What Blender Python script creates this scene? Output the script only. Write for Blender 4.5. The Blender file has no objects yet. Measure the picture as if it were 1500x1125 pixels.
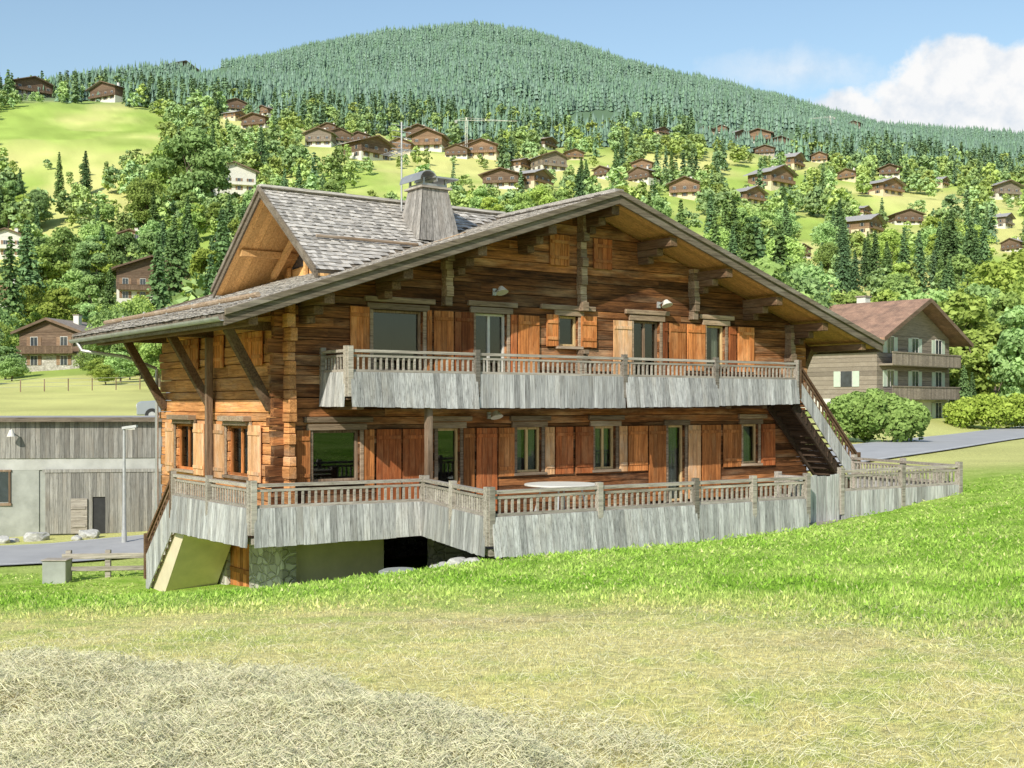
import bpy, bmesh, math, random
import numpy as np
from mathutils import Vector, Matrix
random.seed(7); rng=np.random.default_rng(11)
S=bpy.context.scene; COL=S.collection
CAMZ=1.7; F=1750.0
# ------------------------------------------------------------------ utils
def link(o): COL.objects.link(o); return o
def top(o,label,cat,group=None,kind=None):
    o["label"]=label; o["category"]=cat
    if group: o["group"]=group
    if kind: o["kind"]=kind
    return o
def empty(name,loc,rz=0,scale=1):
    o=bpy.data.objects.new(name,None); o.location=loc; o.rotation_euler=(0,0,rz); o.scale=(scale,)*3
    o.empty_display_size=.3
    return link(o)
def ss(a,b,x):
    t=np.clip((x-a)/(b-a),0,1); return t*t*(3-2*t)
def h2(ix,iy,s=0):
    n=(ix.astype(np.int64)*374761393+iy.astype(np.int64)*668265263+s*1442695041)&0xffffffff
    n=((n^(n>>13))*1274126177)&0xffffffff
    return ((n^(n>>16))&0xffff)/65535.0
def vn(x,y,s=0):
    x=np.asarray(x,float); y=np.asarray(y,float)
    ix=np.floor(x); iy=np.floor(y); fx=x-ix; fy=y-iy
    fx=fx*fx*(3-2*fx); fy=fy*fy*(3-2*fy)
    a=h2(ix,iy,s); b=h2(ix+1,iy,s); c=h2(ix,iy+1,s); d=h2(ix+1,iy+1,s)
    return (a*(1-fx)+b*fx)*(1-fy)+(c*(1-fx)+d*fx)*fy
def fbm(x,y,s=0,o=4):
    r=0;a=.5
    for i in range(o):
        r=r+a*vn(x*2**i,y*2**i,s+i*17); a*=.5
    return r
# ------------------------------------------------------------------ materials
def newmat(name):
    m=bpy.data.materials.new(name); m.use_nodes=True
    nt=m.node_tree; nt.nodes.clear()
    out=nt.nodes.new('ShaderNodeOutputMaterial')
    return m,nt,out
def N(nt,t,**k):
    n=nt.nodes.new(t)
    for a,b in k.items():
        if a.startswith('i_'): n.inputs[a[2:].replace('_',' ')].default_value=b
        else: setattr(n,a,b)
    return n
def ramp(nt,stops):
    r=nt.nodes.new('ShaderNodeValToRGB'); e=r.color_ramp.elements
    while len(e)<len(stops): e.new(.5)
    for i,(p,c) in enumerate(stops):
        e[i].position=p; e[i].color=(c[0],c[1],c[2],1)
    return r
def math_(nt,op,a,b=None,c=None,clamp=False):
    n=nt.nodes.new('ShaderNodeMath'); n.operation=op; n.use_clamp=clamp
    for i,v in enumerate((a,b,c)):
        if v is None: continue
        if isinstance(v,(int,float)): n.inputs[i].default_value=v
        else: nt.links.new(v,n.inputs[i])
    return n.outputs[0]
def mix(nt,fac,a,b,bt='MIX'):
    n=nt.nodes.new('ShaderNodeMix'); n.data_type='RGBA'; n.blend_type=bt
    for s,v in ((n.inputs[0],fac),(n.inputs[6],a),(n.inputs[7],b)):
        if isinstance(v,(int,float)): s.default_value=v
        elif isinstance(v,tuple): s.default_value=(v[0],v[1],v[2],1)
        else: nt.links.new(v,s)
    return n.outputs[2]
def coords(nt,scale,tonefac=0):
    tc=nt.nodes.new('ShaderNodeTexCoord'); mp=nt.nodes.new('ShaderNodeMapping')
    mp.inputs['Scale'].default_value=scale
    nt.links.new(tc.outputs['Object'],mp.inputs['Vector'])
    if tonefac:
        at=N(nt,'ShaderNodeAttribute',attribute_name='tone')
        m=math_(nt,'MULTIPLY',at.outputs['Fac'],tonefac)
        va=nt.nodes.new('ShaderNodeVectorMath'); va.operation='ADD'
        cb=nt.nodes.new('ShaderNodeCombineXYZ')
        for i in range(3): nt.links.new(m,cb.inputs[i])
        nt.links.new(mp.outputs[0],va.inputs[0]); nt.links.new(cb.outputs[0],va.inputs[1])
        return va.outputs[0]
    return mp.outputs[0]
def wood(name,ca,cb,patch,axis='x',pf=.45,rough=.85,amp=.6,bump=.5,stain=0):
    m,nt,out=newmat(name); L=nt.links.new
    hi=26; lo=1.3
    sc={'x':(lo,hi,hi),'y':(hi,lo,hi),'z':(hi,hi,lo)}[axis]
    v=coords(nt,sc,61.0)
    n1=N(nt,'ShaderNodeTexNoise',i_Scale=1.0,i_Detail=7.0,i_Roughness=.65); L(v,n1.inputs['Vector'])
    r=ramp(nt,[(.32,ca),(.68,cb)]); L(n1.outputs['Fac'],r.inputs[0])
    v2=coords(nt,{'x':(.5,1.5,2.2),'y':(1.5,.5,2.2),'z':(1.6,1.6,.8)}[axis],13.0)
    n2=N(nt,'ShaderNodeTexNoise',i_Scale=1.0,i_Detail=5.0,i_Roughness=.6); L(v2,n2.inputs['Vector'])
    r2=ramp(nt,[(.5,(0,0,0)),(.68,(1,1,1))]); L(n2.outputs['Fac'],r2.inputs[0])
    f=math_(nt,'MULTIPLY',r2.outputs[0],pf)
    c=mix(nt,f,r.outputs[0],patch)
    at=N(nt,'ShaderNodeAttribute',attribute_name='tone')
    t=math_(nt,'MULTIPLY_ADD',at.outputs['Fac'],amp,1-amp*.5)
    vm=nt.nodes.new('ShaderNodeVectorMath'); vm.operation='SCALE'; L(c,vm.inputs[0]); L(t,vm.inputs['Scale'])
    n3=N(nt,'ShaderNodeTexNoise',i_Scale=2.7,i_Detail=3.0,i_Roughness=.7); L(v,n3.inputs['Vector'])
    r3=ramp(nt,[(.33,(.35,.33,.32)),(.43,(1,1,1))]); L(n3.outputs['Fac'],r3.inputs[0])
    c2=mix(nt,.85,vm.outputs[0],r3.outputs[0],'MULTIPLY')
    if stain:
        v4=coords(nt,{'x':(.3,1,1.6),'y':(1,.35,1.6),'z':(1,1,.5)}[axis],3.0)
        n4=N(nt,'ShaderNodeTexNoise',i_Scale=1.5,i_Detail=9.0,i_Roughness=.72); L(v4,n4.inputs['Vector'])
        r4=ramp(nt,[(.38,(.26,.235,.235)),(.5,(.72,.68,.66)),(.58,(1.05,1,.96)),(.72,(1.5,1.38,1.22))]); L(n4.outputs['Fac'],r4.inputs[0])
        c2=mix(nt,stain,c2,r4.outputs[0],'MULTIPLY')
    b=N(nt,'ShaderNodeBump',i_Strength=bump,i_Distance=.02); L(n1.outputs['Fac'],b.inputs['Height'])
    p=N(nt,'ShaderNodeBsdfPrincipled',i_Roughness=rough); p.inputs['Specular IOR Level'].default_value=.2
    L(c2,p.inputs['Base Color']); L(b.outputs[0],p.inputs['Normal']); L(p.outputs[0],out.inputs[0])
    return m
def plain(name,ca,cb=None,scale=4,rough=.8,metal=0,bump=.2,detail=6,spec=.3):
    m,nt,out=newmat(name); L=nt.links.new
    cb=cb or tuple(x*.75 for x in ca)
    v=coords(nt,(1,1,1))
    n1=N(nt,'ShaderNodeTexNoise',i_Scale=float(scale),i_Detail=float(detail),i_Roughness=.65); L(v,n1.inputs['Vector'])
    r=ramp(nt,[(.3,cb),(.7,ca)]); L(n1.outputs['Fac'],r.inputs[0])
    at=N(nt,'ShaderNodeBump',i_Strength=bump,i_Distance=.03); L(n1.outputs['Fac'],at.inputs['Height'])
    p=N(nt,'ShaderNodeBsdfPrincipled',i_Roughness=rough,i_Metallic=metal); p.inputs['Specular IOR Level'].default_value=spec
    L(r.outputs[0],p.inputs['Base Color']); L(at.outputs[0],p.inputs['Normal']); L(p.outputs[0],out.inputs[0])
    return m
def stone(name):
    m,nt,out=newmat(name); L=nt.links.new
    v=coords(nt,(1,1,1.5))
    nz=N(nt,'ShaderNodeTexNoise',i_Scale=3.0,i_Detail=3.0); L(v,nz.inputs['Vector'])
    vv=mix(nt,.12,v,nz.outputs['Color'])
    a=N(nt,'ShaderNodeTexVoronoi',i_Scale=4.0); L(vv,a.inputs['Vector'])
    e=N(nt,'ShaderNodeTexVoronoi',i_Scale=4.0,feature='DISTANCE_TO_EDGE'); L(vv,e.inputs['Vector'])
    sp=nt.nodes.new('ShaderNodeSeparateColor'); L(a.outputs['Color'],sp.inputs[0])
    r=ramp(nt,[(0,(.3,.27,.23)),(.5,(.48,.44,.38)),(1,(.62,.58,.52))]); L(sp.outputs[0],r.inputs[0])
    r2=ramp(nt,[(.02,(0,0,0)),(.09,(1,1,1))]); L(e.outputs['Distance'],r2.inputs[0])
    c=mix(nt,r2.outputs[0],(.5,.46,.4),r.outputs[0])
    b=N(nt,'ShaderNodeBump',i_Strength=.9,i_Distance=.06); L(r2.outputs[0],b.inputs['Height'])
    p=N(nt,'ShaderNodeBsdfPrincipled',i_Roughness=.9); L(c,p.inputs['Base Color']); L(b.outputs[0],p.inputs['Normal']); L(p.outputs[0],out.inputs[0])
    return m
def glassmat(name,refl=.07):
    m,nt,out=newmat(name); L=nt.links.new
    g=N(nt,'ShaderNodeBsdfGlossy'); g.inputs['Roughness'].default_value=.02; g.inputs['Color'].default_value=(.8,.85,.85,1)
    t=N(nt,'ShaderNodeBsdfTransparent'); t.inputs['Color'].default_value=(.62,.66,.64,1)
    mx=nt.nodes.new('ShaderNodeMixShader'); mx.inputs[0].default_value=refl
    L(t.outputs[0],mx.inputs[1]); L(g.outputs[0],mx.inputs[2]); L(mx.outputs[0],out.inputs[0])
    return m
def foliage(name,dark,light,trans=.25,attr_tint=False,vary=.3):
    m,nt,out=newmat(name); L=nt.links.new
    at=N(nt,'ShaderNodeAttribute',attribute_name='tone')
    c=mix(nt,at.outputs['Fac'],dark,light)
    if attr_tint:
        a2=N(nt,'ShaderNodeAttribute',attribute_name='tint'); rnd=a2.outputs['Fac']
    else:
        oi=nt.nodes.new('ShaderNodeObjectInfo'); rnd=oi.outputs['Random']
    hs=nt.nodes.new('ShaderNodeHueSaturation')
    L(math_(nt,'MULTIPLY_ADD',rnd,.05,.475),hs.inputs['Hue'])
    L(math_(nt,'MULTIPLY_ADD',rnd,-.25,1.05),hs.inputs['Saturation'])
    r7=math_(nt,'FRACT',math_(nt,'MULTIPLY',rnd,7.31))
    L(math_(nt,'MULTIPLY_ADD',r7,vary*2,1-vary),hs.inputs['Value'])
    L(c,hs.inputs['Color'])
    d=N(nt,'ShaderNodeBsdfDiffuse'); L(hs.outputs[0],d.inputs['Color'])
    if trans<=0:
        L(d.outputs[0],out.inputs[0]); return m
    t=N(nt,'ShaderNodeBsdfTranslucent'); L(hs.outputs[0],t.inputs['Color'])
    mx=nt.nodes.new('ShaderNodeMixShader'); mx.inputs[0].default_value=trans
    L(d.outputs[0],mx.inputs[1]); L(t.outputs[0],mx.inputs[2]); L(mx.outputs[0],out.inputs[0])
    return m
def vcol(name,trans=.2):
    m,nt,out=newmat(name); L=nt.links.new
    at=N(nt,'ShaderNodeAttribute',attribute_name='Col')
    d=N(nt,'ShaderNodeBsdfDiffuse'); L(at.outputs['Color'],d.inputs['Color'])
    t=N(nt,'ShaderNodeBsdfTranslucent'); L(at.outputs['Color'],t.inputs['Color'])
    mx=nt.nodes.new('ShaderNodeMixShader'); mx.inputs[0].default_value=trans
    L(d.outputs[0],mx.inputs[1]); L(t.outputs[0],mx.inputs[2]); L(mx.outputs[0],out.inputs[0])
    return m

M={}
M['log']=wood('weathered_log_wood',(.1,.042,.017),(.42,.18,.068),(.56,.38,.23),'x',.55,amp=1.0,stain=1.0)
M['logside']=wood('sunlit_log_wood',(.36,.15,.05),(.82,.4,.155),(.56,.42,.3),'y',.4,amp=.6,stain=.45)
M['logend']=wood('grey_log_ends',(.15,.1,.065),(.42,.31,.21),(.48,.4,.32),'x',.5,amp=.8)
M['beam']=wood('dark_beam_wood',(.07,.04,.023),(.22,.125,.07),(.3,.22,.15),'x',.4,amp=.5)
M['beamy']=wood('dark_beam_wood_deep',(.07,.04,.023),(.23,.14,.08),(.32,.24,.17),'y',.4,amp=.5)
M['beamz']=wood('post_wood',(.12,.08,.05),(.34,.23,.15),(.42,.34,.26),'z',.4,amp=.5)
M['dark']=wood('dark_stair_wood',(.03,.02,.014),(.09,.06,.04),(.12,.09,.07),'y',.3,amp=.4)  # near-black wood, darker than the other beams
M['fascia']=wood('weathered_fascia_wood',(.09,.07,.05),(.26,.21,.155),(.36,.32,.27),'x',.5,amp=.4)
M['shut']=wood('orange_shutter_wood',(.28,.09,.025),(.68,.27,.085),(.7,.38,.17),'z',.5,amp=.8,stain=.4)
M['shutd']=wood('red_brown_shutter_wood',(.19,.052,.018),(.48,.155,.05),(.52,.26,.12),'z',.45,amp=.8,stain=.4)
M['shutp']=wood('pale_shutter_wood',(.44,.22,.1),(.8,.48,.24),(.68,.56,.42),'z',.5,amp=.5,stain=.3)
M['board']=wood('silver_grey_boards',(.21,.207,.2),(.55,.545,.525),(.36,.335,.295),'z',.6,amp=.65,bump=.7)
M['chim']=wood('weathered_chimney_boards',(.15,.14,.125),(.42,.39,.35),(.28,.24,.2),'z',.6,amp=.5,bump=.7)
M['rail']=wood('weathered_rail_wood',(.19,.165,.135),(.48,.43,.36),(.54,.5,.44),'x',.5,amp=.4)
M['shingle']=wood('weathered_shingle_wood',(.24,.22,.195),(.64,.6,.54),(.44,.39,.33),'x',.5,amp=.7,bump=.5)
M['soffit']=wood('ochre_soffit_boards',(.46,.23,.08),(.88,.52,.21),(.55,.32,.14),'x',.5,amp=.5)
M['soffity']=wood('ochre_soffit_boards_deep',(.54,.28,.1),(.9,.56,.24),(.66,.39,.17),'y',.5,amp=.5)
M['frame']=wood('yellow_window_frame',(.5,.34,.16),(.74,.54,.28),(.6,.45,.28),'z',.3,amp=.2)
M['framew']=plain('white_window_frame',(.7,.68,.62),(.55,.53,.48),9,.5)
M['glass']=glassmat('window_glass')
M['curtain']=plain('cream_curtain',(.75,.72,.62),(.6,.56,.46),5,.9)
M['room']=plain('painted_room_shade',(.035,.028,.023),(.02,.016,.013),2,.9)  # near-black walls: indoor shade is put into the colour
M['rubber_shade']=plain('rubber_and_shade_black',(.04,.04,.04),(.025,.025,.025),4,.8)
M['zinc']=plain('zinc_gutter',(.5,.5,.5),(.35,.34,.33),3,.45,.6)
M['steel']=plain('galvanised_steel',(.55,.55,.54),(.4,.4,.39),6,.5,.4)
M['concrete']=plain('grey_concrete',(.4,.41,.37),(.25,.26,.23),1.3,.9,bump=.3)
M['concreted']=plain('stained_concrete_band',(.5,.5,.46),(.32,.32,.29),.9,.9,bump=.3)
M['cream']=plain('beige_render',(.74,.63,.43),(.56,.48,.33),1.5,.9)
M['plaster']=plain('white_render',(.72,.7,.62),(.6,.58,.52),1.2,.9)
M['stone']=stone('field_stone_masonry')
M['rock']=plain('pale_rock',(.6,.59,.55),(.32,.31,.28),3,.9,bump=.9)
M['bark']=plain('tree_bark',(.2,.16,.12),(.1,.08,.06),6,.95,bump=.6)
M['asphalt']=plain('worn_asphalt',(.44,.43,.42),(.35,.345,.34),.8,.9,bump=.15,detail=10)
M['paint']=plain('road_paint',(.75,.75,.72),(.6,.6,.58),9,.7)
M['glassd']=plain('dark_window_pane',(.06,.07,.08),(.03,.035,.04),2,.12,spec=.6)
M['wd']=wood('dark_chalet_cladding',(.1,.065,.045),(.22,.15,.1),(.28,.21,.15),'x',.4,amp=.4)
M['wm']=wood('brown_chalet_cladding',(.17,.105,.065),(.36,.23,.14),(.36,.27,.19),'x',.4,amp=.4)
M['wg']=wood('grey_chalet_cladding',(.17,.14,.11),(.33,.275,.215),(.36,.31,.25),'x',.4,amp=.4)
M['bg']=wood('grey_barn_boards',(.14,.135,.12),(.34,.325,.29),(.23,.2,.16),'z',.5,amp=.6)
M['rs']=plain('brown_shingle_roof',(.36,.3,.25),(.22,.18,.15),1.6,.9,bump=.5)
M['rg']=plain('grey_slate_roof',(.44,.42,.4),(.28,.27,.26),1.6,.9,bump=.5)
def tile():
    m,nt,out=newmat('brown_tile_roof'); L=nt.links.new
    v=coords(nt,(1,1,1)); b=N(nt,'ShaderNodeTexBrick',i_Scale=3.0); b.inputs['Color1'].default_value=(.5,.31,.21,1); b.inputs['Color2'].default_value=(.36,.21,.145,1); b.inputs['Mortar'].default_value=(.18,.12,.09,1)
    b.inputs['Mortar Size'].default_value=.03
    sw=nt.nodes.new('ShaderNodeSeparateXYZ'); L(v,sw.inputs[0]); cb=nt.nodes.new('ShaderNodeCombineXYZ'); L(sw.outputs[1],cb.inputs[0]); L(sw.outputs[0],cb.inputs[1]); L(cb.outputs[0],b.inputs['Vector'])
    n1=N(nt,'ShaderNodeTexNoise',i_Scale=1.2,i_Detail=6.0); L(v,n1.inputs['Vector']); r=ramp(nt,[(.3,(.6,.6,.6)),(.7,(1.15,1.1,1.05))]); L(n1.outputs['Fac'],r.inputs[0])
    c=mix(nt,1.0,b.outputs['Color'],r.outputs[0],'MULTIPLY')
    p=N(nt,'ShaderNodeBsdfPrincipled',i_Roughness=.85); L(c,p.inputs['Base Color']); L(p.outputs[0],out.inputs[0]); return m
M['rt']=tile()
M['sh_green']=plain('pale_green_shutter_paint',(.55,.62,.5),(.45,.52,.42),3,.6)
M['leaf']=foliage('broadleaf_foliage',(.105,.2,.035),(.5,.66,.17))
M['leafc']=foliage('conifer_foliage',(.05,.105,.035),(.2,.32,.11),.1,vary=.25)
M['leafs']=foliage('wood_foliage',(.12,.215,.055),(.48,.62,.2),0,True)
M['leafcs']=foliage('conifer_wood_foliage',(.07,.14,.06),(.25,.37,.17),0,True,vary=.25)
M['leafhaze']=foliage('hazed_mountain_conifer_foliage',(.1,.175,.125),(.215,.335,.22),0,True,vary=.16)  # paler and bluer: distance haze is mixed into the leaf colour
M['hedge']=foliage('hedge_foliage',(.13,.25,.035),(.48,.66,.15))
M['grass']=vcol('grass_blades',.3)
M['hay']=vcol('dry_hay',.2)
# ------------------------------------------------------------------ mesh builder
def mapF(a,b,z): return (a,-b,z)
def mapL(a,b,z): return (-b,a,z)
def mapI(a,b,z): return (a,b,z)
class MB:
    def __init__(s,*mats): s.v=[];s.f=[];s.t=[];s.m=[];s.mats=mats
    def hexa(s,p,mi=0,tone=None):
        i=len(s.v); s.v+= [tuple(q) for q in p]
        t=random.random() if tone is None else tone
        for q in ((0,3,2,1),(4,5,6,7),(0,1,5,4),(1,2,6,5),(2,3,7,6),(3,0,4,7)):
            s.f.append(tuple(i+k for k in q)); s.t.append(t); s.m.append(mi)
    def box(s,a0,a1,b0,b1,z0,z1,mp=mapI,mi=0,tone=None):
        s.hexa([mp(a0,b0,z0),mp(a1,b0,z0),mp(a1,b1,z0),mp(a0,b1,z0),mp(a0,b0,z1),mp(a1,b0,z1),mp(a1,b1,z1),mp(a0,b1,z1)],mi,tone)
    def beam(s,p,q,w,h,mi=0,tone=None,up=(0,0,1),taper=1):
        p=Vector(p);q=Vector(q);d=(q-p).normalized();u=Vector(up)
        if abs(d.dot(u))>.98: u=Vector((0,1,0))
        r=d.cross(u).normalized();u=r.cross(d).normalized()
        c=[]
        for base,k in ((p,1),(q,taper)):
            c.append([base+r*(sx*w/2*k)+u*(sy*h/2*k) for sx,sy in((-1,-1),(1,-1),(1,1),(-1,1))])
        s.hexa(c[0]+c[1],mi,tone)
    def cyl(s,p,q,r,r2=None,n=10,mi=0,tone=None):
        r2=r if r2 is None else r2
        p=Vector(p);q=Vector(q);d=(q-p).normalized();u=Vector((0,0,1)) if abs(d.z)<.9 else Vector((1,0,0))
        a=d.cross(u).normalized();b=d.cross(a)
        i=len(s.v);t=random.random() if tone is None else tone
        for base,R in((p,r),(q,r2)):
            for k in range(n):
                an=2*math.pi*k/n; s.v.append(tuple(base+a*(math.cos(an)*R)+b*(math.sin(an)*R)))
        for k in range(n):
            s.f.append((i+k,i+(k+1)%n,i+n+(k+1)%n,i+n+k)); s.t.append(t); s.m.append(mi)
        s.f.append(tuple(i+k for k in range(n))); s.f.append(tuple(i+n+k for k in reversed(range(n)))); s.t+=[t,t]; s.m+=[mi,mi]
    def prism(s,poly,vec,mi=0,tone=None):
        i=len(s.v);n=len(poly);vec=Vector(vec);t=random.random() if tone is None else tone
        s.v+=[tuple(p) for p in poly]+[tuple(Vector(p)+vec) for p in poly]
        s.f.append(tuple(i+k for k in reversed(range(n)))); s.f.append(tuple(i+n+k for k in range(n)))
        for k in range(n): s.f.append((i+k,i+(k+1)%n,i+n+(k+1)%n,i+n+k))
        s.t+=[t]*(n+2); s.m+=[mi]*(n+2)
    def mesh(s,name,bevel=0):
        me=bpy.data.meshes.new(name); me.from_pydata(s.v,[],s.f)
        for m in s.mats: me.materials.append(m)
        me.polygons.foreach_set('material_index',s.m)
        a=me.attributes.new('tone','FLOAT','FACE'); a.data.foreach_set('value',s.t)
        bm=bmesh.new(); bm.from_mesh(me)
        bmesh.ops.recalc_face_normals(bm,faces=bm.faces)
        bm.to_mesh(me); bm.free(); me.update()
        return me
    def obj(s,name,parent=None,off=(0,0,0),bevel=0):
        o=bpy.data.objects.new(name,s.mesh(name)); link(o)
        if parent: o.parent=parent
        o.location=off
        if bevel:
            b=o.modifiers.new('bevel','BEVEL'); b.width=bevel; b.segments=1; b.limit_method='ANGLE'
        return o
def np_mesh(name,v,f,mats,attrs=None,colp=None,mi=None):
    me=bpy.data.meshes.new(name); k=f.shape[1]
    me.vertices.add(len(v)); me.vertices.foreach_set('co',np.ascontiguousarray(v,dtype=np.float32).ravel())
    me.loops.add(f.size); me.loops.foreach_set('vertex_index',np.ascontiguousarray(f,dtype=np.int32).ravel())
    me.polygons.add(len(f)); me.polygons.foreach_set('loop_start',np.arange(0,f.size,k,dtype=np.int32))
    for m in mats: me.materials.append(m)
    for nm,a in (attrs or {}).items():
        at=me.attributes.new(nm,'FLOAT','FACE'); at.data.foreach_set('value',np.ascontiguousarray(a,dtype=np.float32))
    if colp is not None:
        at=me.attributes.new('Col','FLOAT_COLOR','POINT')
        c=np.ones((len(v),4),np.float32); c[:,:3]=colp; at.data.foreach_set('color',c.ravel())
    me.update(calc_edges=True)
    return me
# ------------------------------------------------------------------ chalet frame
CX,CY=-4.79,25.0; ANG=math.radians(35.5); ux,uy=math.cos(ANG),math.sin(ANG)
def loc2w(x,y): return (CX+ux*x-uy*y, CY+uy*x+ux*y)
def w2loc(X,Y):
    dx=X-CX;dy=Y-CY; return dx*ux+dy*uy, -dx*uy+dy*ux
# ------------------------------------------------------------------ terrain
anch=[(0,0,0),(-4,4,0),(4,4,0),(-3,7,-.05),(3,7,.02),(-6,13,-.65),(0,13,-.4),(6,13,-.12),(-.4,20.3,-.98),(3,22,-.9),(6.4,24.6,-.86),(8.8,26,-.62),(10.8,27.6,-.4),
(-5,22.3,-1.95),(-3,21.5,-1.55),(-8,25.5,-2.45),(-6.5,27,-2.45),(-12,29,-2.75),(-10,21,-1.6),(-16,31,-2.9),(-18,38.5,-3.25),(-13,45,-3.4),(-20,45,-3.4),(-30,40,-3.4),(-30,50,-3.3),(16,30,-.05),(14,40,-.5),
(22,45,-.4),(30,60,-.3),(12,20,.1),(-20,20,-1.6),(20,20,.3),(-2,40,-2.9),(5,40,-1.8),(8,34,-1.2),(0,60,-1.5),(15,54,-.5),(36,85,-.2),(-20,0,0),(20,0,0.2),(0,-20,.2),(-30,-20,0),(30,-20,.2),(-10,60,-1),(40,40,.2),(-8,34,-2.9),(10,60,-.8)]
A=np.array(anch,float)
def _k(d2): return np.where(d2>1e-9,.5*d2*np.log(np.maximum(d2,1e-9)),0)
n=len(A); K=_k(((A[:,None,:2]-A[None,:,:2])**2).sum(-1))+np.eye(n)*.3
P=np.c_[np.ones(n),A[:,:2]]; MM=np.block([[K,P],[P.T,np.zeros((3,3))]])
SOL=np.linalg.solve(MM,np.r_[A[:,2],0,0,0])
def near(X,Y):
    sh=X.shape; x=X.ravel();y=Y.ravel(); r=np.zeros(len(x))
    for i in range(n): r+=SOL[i]*_k((x-A[i,0])**2+(y-A[i,1])**2)
    r+=SOL[n]+SOL[n+1]*x+SOL[n+2]*y
    return np.clip(r,-3.6,1.2).reshape(sh)
YK=np.array([45,60,80,110,150,220,320,450,600,800,1100,1300,1700,3500.])
PK=np.array([-300,0,200,400,480,560,630,700,780,860,1000,1130,1300,1500,1800.])
TAB=np.array([
[790,612,590,572,555,505,370,200,140,125,140,150,190,260],
[790,612,590,572,555,505,370,205,148,134,150,160,200,270],
[770,612,588,570,545,470,340,215,150,128,120,124,160,250],
[750,620,592,568,520,440,330,245,180,130,96,90,135,240],
[748,621,592,568,515,430,328,248,188,136,86,72,125,240],
[745,622,592,568,510,425,326,250,195,142,80,56,115,235],
[742,624,592,568,505,420,324,253,200,147,76,46,105,230],
[740,625,592,566,500,412,322,255,205,152,74,44,100,230],
[738,626,593,566,500,412,325,260,208,158,80,54,105,230],
[735,628,595,567,500,415,332,266,212,165,96,74,120,230],
[730,630,600,568,502,424,350,280,220,182,134,112,150,240],
[715,640,612,580,515,436,360,290,232,200,160,138,175,260],
[700,650,628,600,545,455,372,302,248,217,200,190,220,280],
[700,655,634,606,550,462,382,312,262,237,220,210,235,290],
[700,655,634,606,550,470,390,320,270,245,228,218,240,290]],float)
def far(X,Y):
    px=750+F*X/np.maximum(Y,1e-3); ly=np.log(np.clip(Y,45,3500)); lk=np.log(YK)
    pi=np.clip(np.searchsorted(PK,px)-1,0,len(PK)-2); pf=np.clip((px-PK[pi])/(PK[pi+1]-PK[pi]),0,1)
    yi=np.clip(np.searchsorted(lk,ly)-1,0,len(lk)-2); yf=np.clip((ly-lk[yi])/(lk[yi+1]-lk[yi]),0,1)
    t=(TAB[pi,yi]*(1-yf)+TAB[pi,yi+1]*yf)*(1-pf)+(TAB[pi+1,yi]*(1-yf)+TAB[pi+1,yi+1]*yf)*pf
    Ye=np.maximum(Y,45)
    h=CAMZ+(593-t)/F*Ye
    a=ss(130,400,Y)*(1-.35*ss(1000,1250,Y))
    h+=a*Ye*.02*(fbm(X/90,Y/90,5)-.47)+ss(90,200,Y)*(fbm(X/22,Y/22,9)-.47)*2.5
    h+=ss(620,800,Y)*(fbm(X/150,Y/110,15)-.47)*38*(1-.75*ss(1080,1280,Y))
    return h
ROAD=np.array([(-90,22,-3.0),(-40,32,-3.2),(-18,38.5,-3.2),(-12,42,-3.1),(0,48,-2.4),(15.4,54,-.5),(25,68,-.3),(36,85,-.2),(60,120,.5),(90,165,3)],float)
def catmull(P,k=12):
    out=[]
    Q=np.vstack([2*P[0]-P[1],P,2*P[-1]-P[-2]])
    for i in range(1,len(Q)-2):
        for j in range(k):
            t=j/k; a,b,c,d=Q[i-1],Q[i],Q[i+1],Q[i+2]
            out.append(.5*((2*b)+(-a+c)*t+(2*a-5*b+4*c-d)*t*t+(-a+3*b-3*c+d)*t**3))
    out.append(P[-1]); return np.array(out)
RC=catmull(ROAD)
def roaddist(X,Y):
    sh=X.shape;x=X.ravel();y=Y.ravel();best=np.full(len(x),1e9);z=np.zeros(len(x))
    for a,b in zip(RC[:-1],RC[1:]):
        d=b[:2]-a[:2];L2=(d**2).sum();t=np.clip(((x-a[0])*d[0]+(y-a[1])*d[1])/L2,0,1)
        dd=np.hypot(x-a[0]-t*d[0],y-a[1]-t*d[1]); m=dd<best; best[m]=dd[m]; z[m]=(a[2]+t*(b[2]-a[2]))[m]
    return best.reshape(sh),z.reshape(sh)
def hayfac(X,Y):
    e=7.7-.34*(X+2)+2.1*(fbm(X*1.6,Y*1.2,31)-.47)
    return ss(-.3,1.1,e-Y)*ss(-.3,.9,(.45+1.5*(fbm(X*2.0,Y*1.8,77)-.47))-X+(7-Y)*.1)
def H(X,Y):
    X=np.asarray(X,float);Y=np.asarray(Y,float)
    w=ss(46,64,Y)
    h=near(X,Y)*(1-w)+far(X,Y)*w
    near_m=1-ss(40,60,np.hypot(X,Y))
    h=h+near_m*((fbm(X*.5,Y*.5,3)-.47)*.16+(fbm(X*2.3,Y*2.3,8)-.47)*.05)
    h=h+near_m*hayfac(X,Y)*(.02+.22*fbm(X*1.6,Y*2.4,12)**1.6+.11*fbm(X*6,Y*7,13))
    rd,rz=roaddist(X,Y)
    k=1-ss(3.5,7.5,rd)
    h=h*(1-k)+(rz-.07)*k
    lx,ly=w2loc(X,Y)
    ins=(lx>1.9)&(lx<15.6)&(ly>-5.7)&(ly<0.5)
    h=np.where(ins,np.minimum(h,-1.15),h)
    ins2=(lx>.4)&(lx<15.9)&(ly>=.4)&(ly<7)
    h=np.where(ins2,np.minimum(h,-1.6),h)
    return h
def Hs(x,y): return float(H(np.array([x]),np.array([y]))[0])
rr=np.r_[np.arange(.5,4,.2),np.arange(4,9,.07),np.arange(9,13,.14),np.arange(13,60,.38),np.exp(np.linspace(np.log(60),np.log(3500),170))]
th=np.radians(np.r_[np.arange(-180,-36,6),np.arange(-36,36.01,.22),np.arange(42,181,6)])
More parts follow.
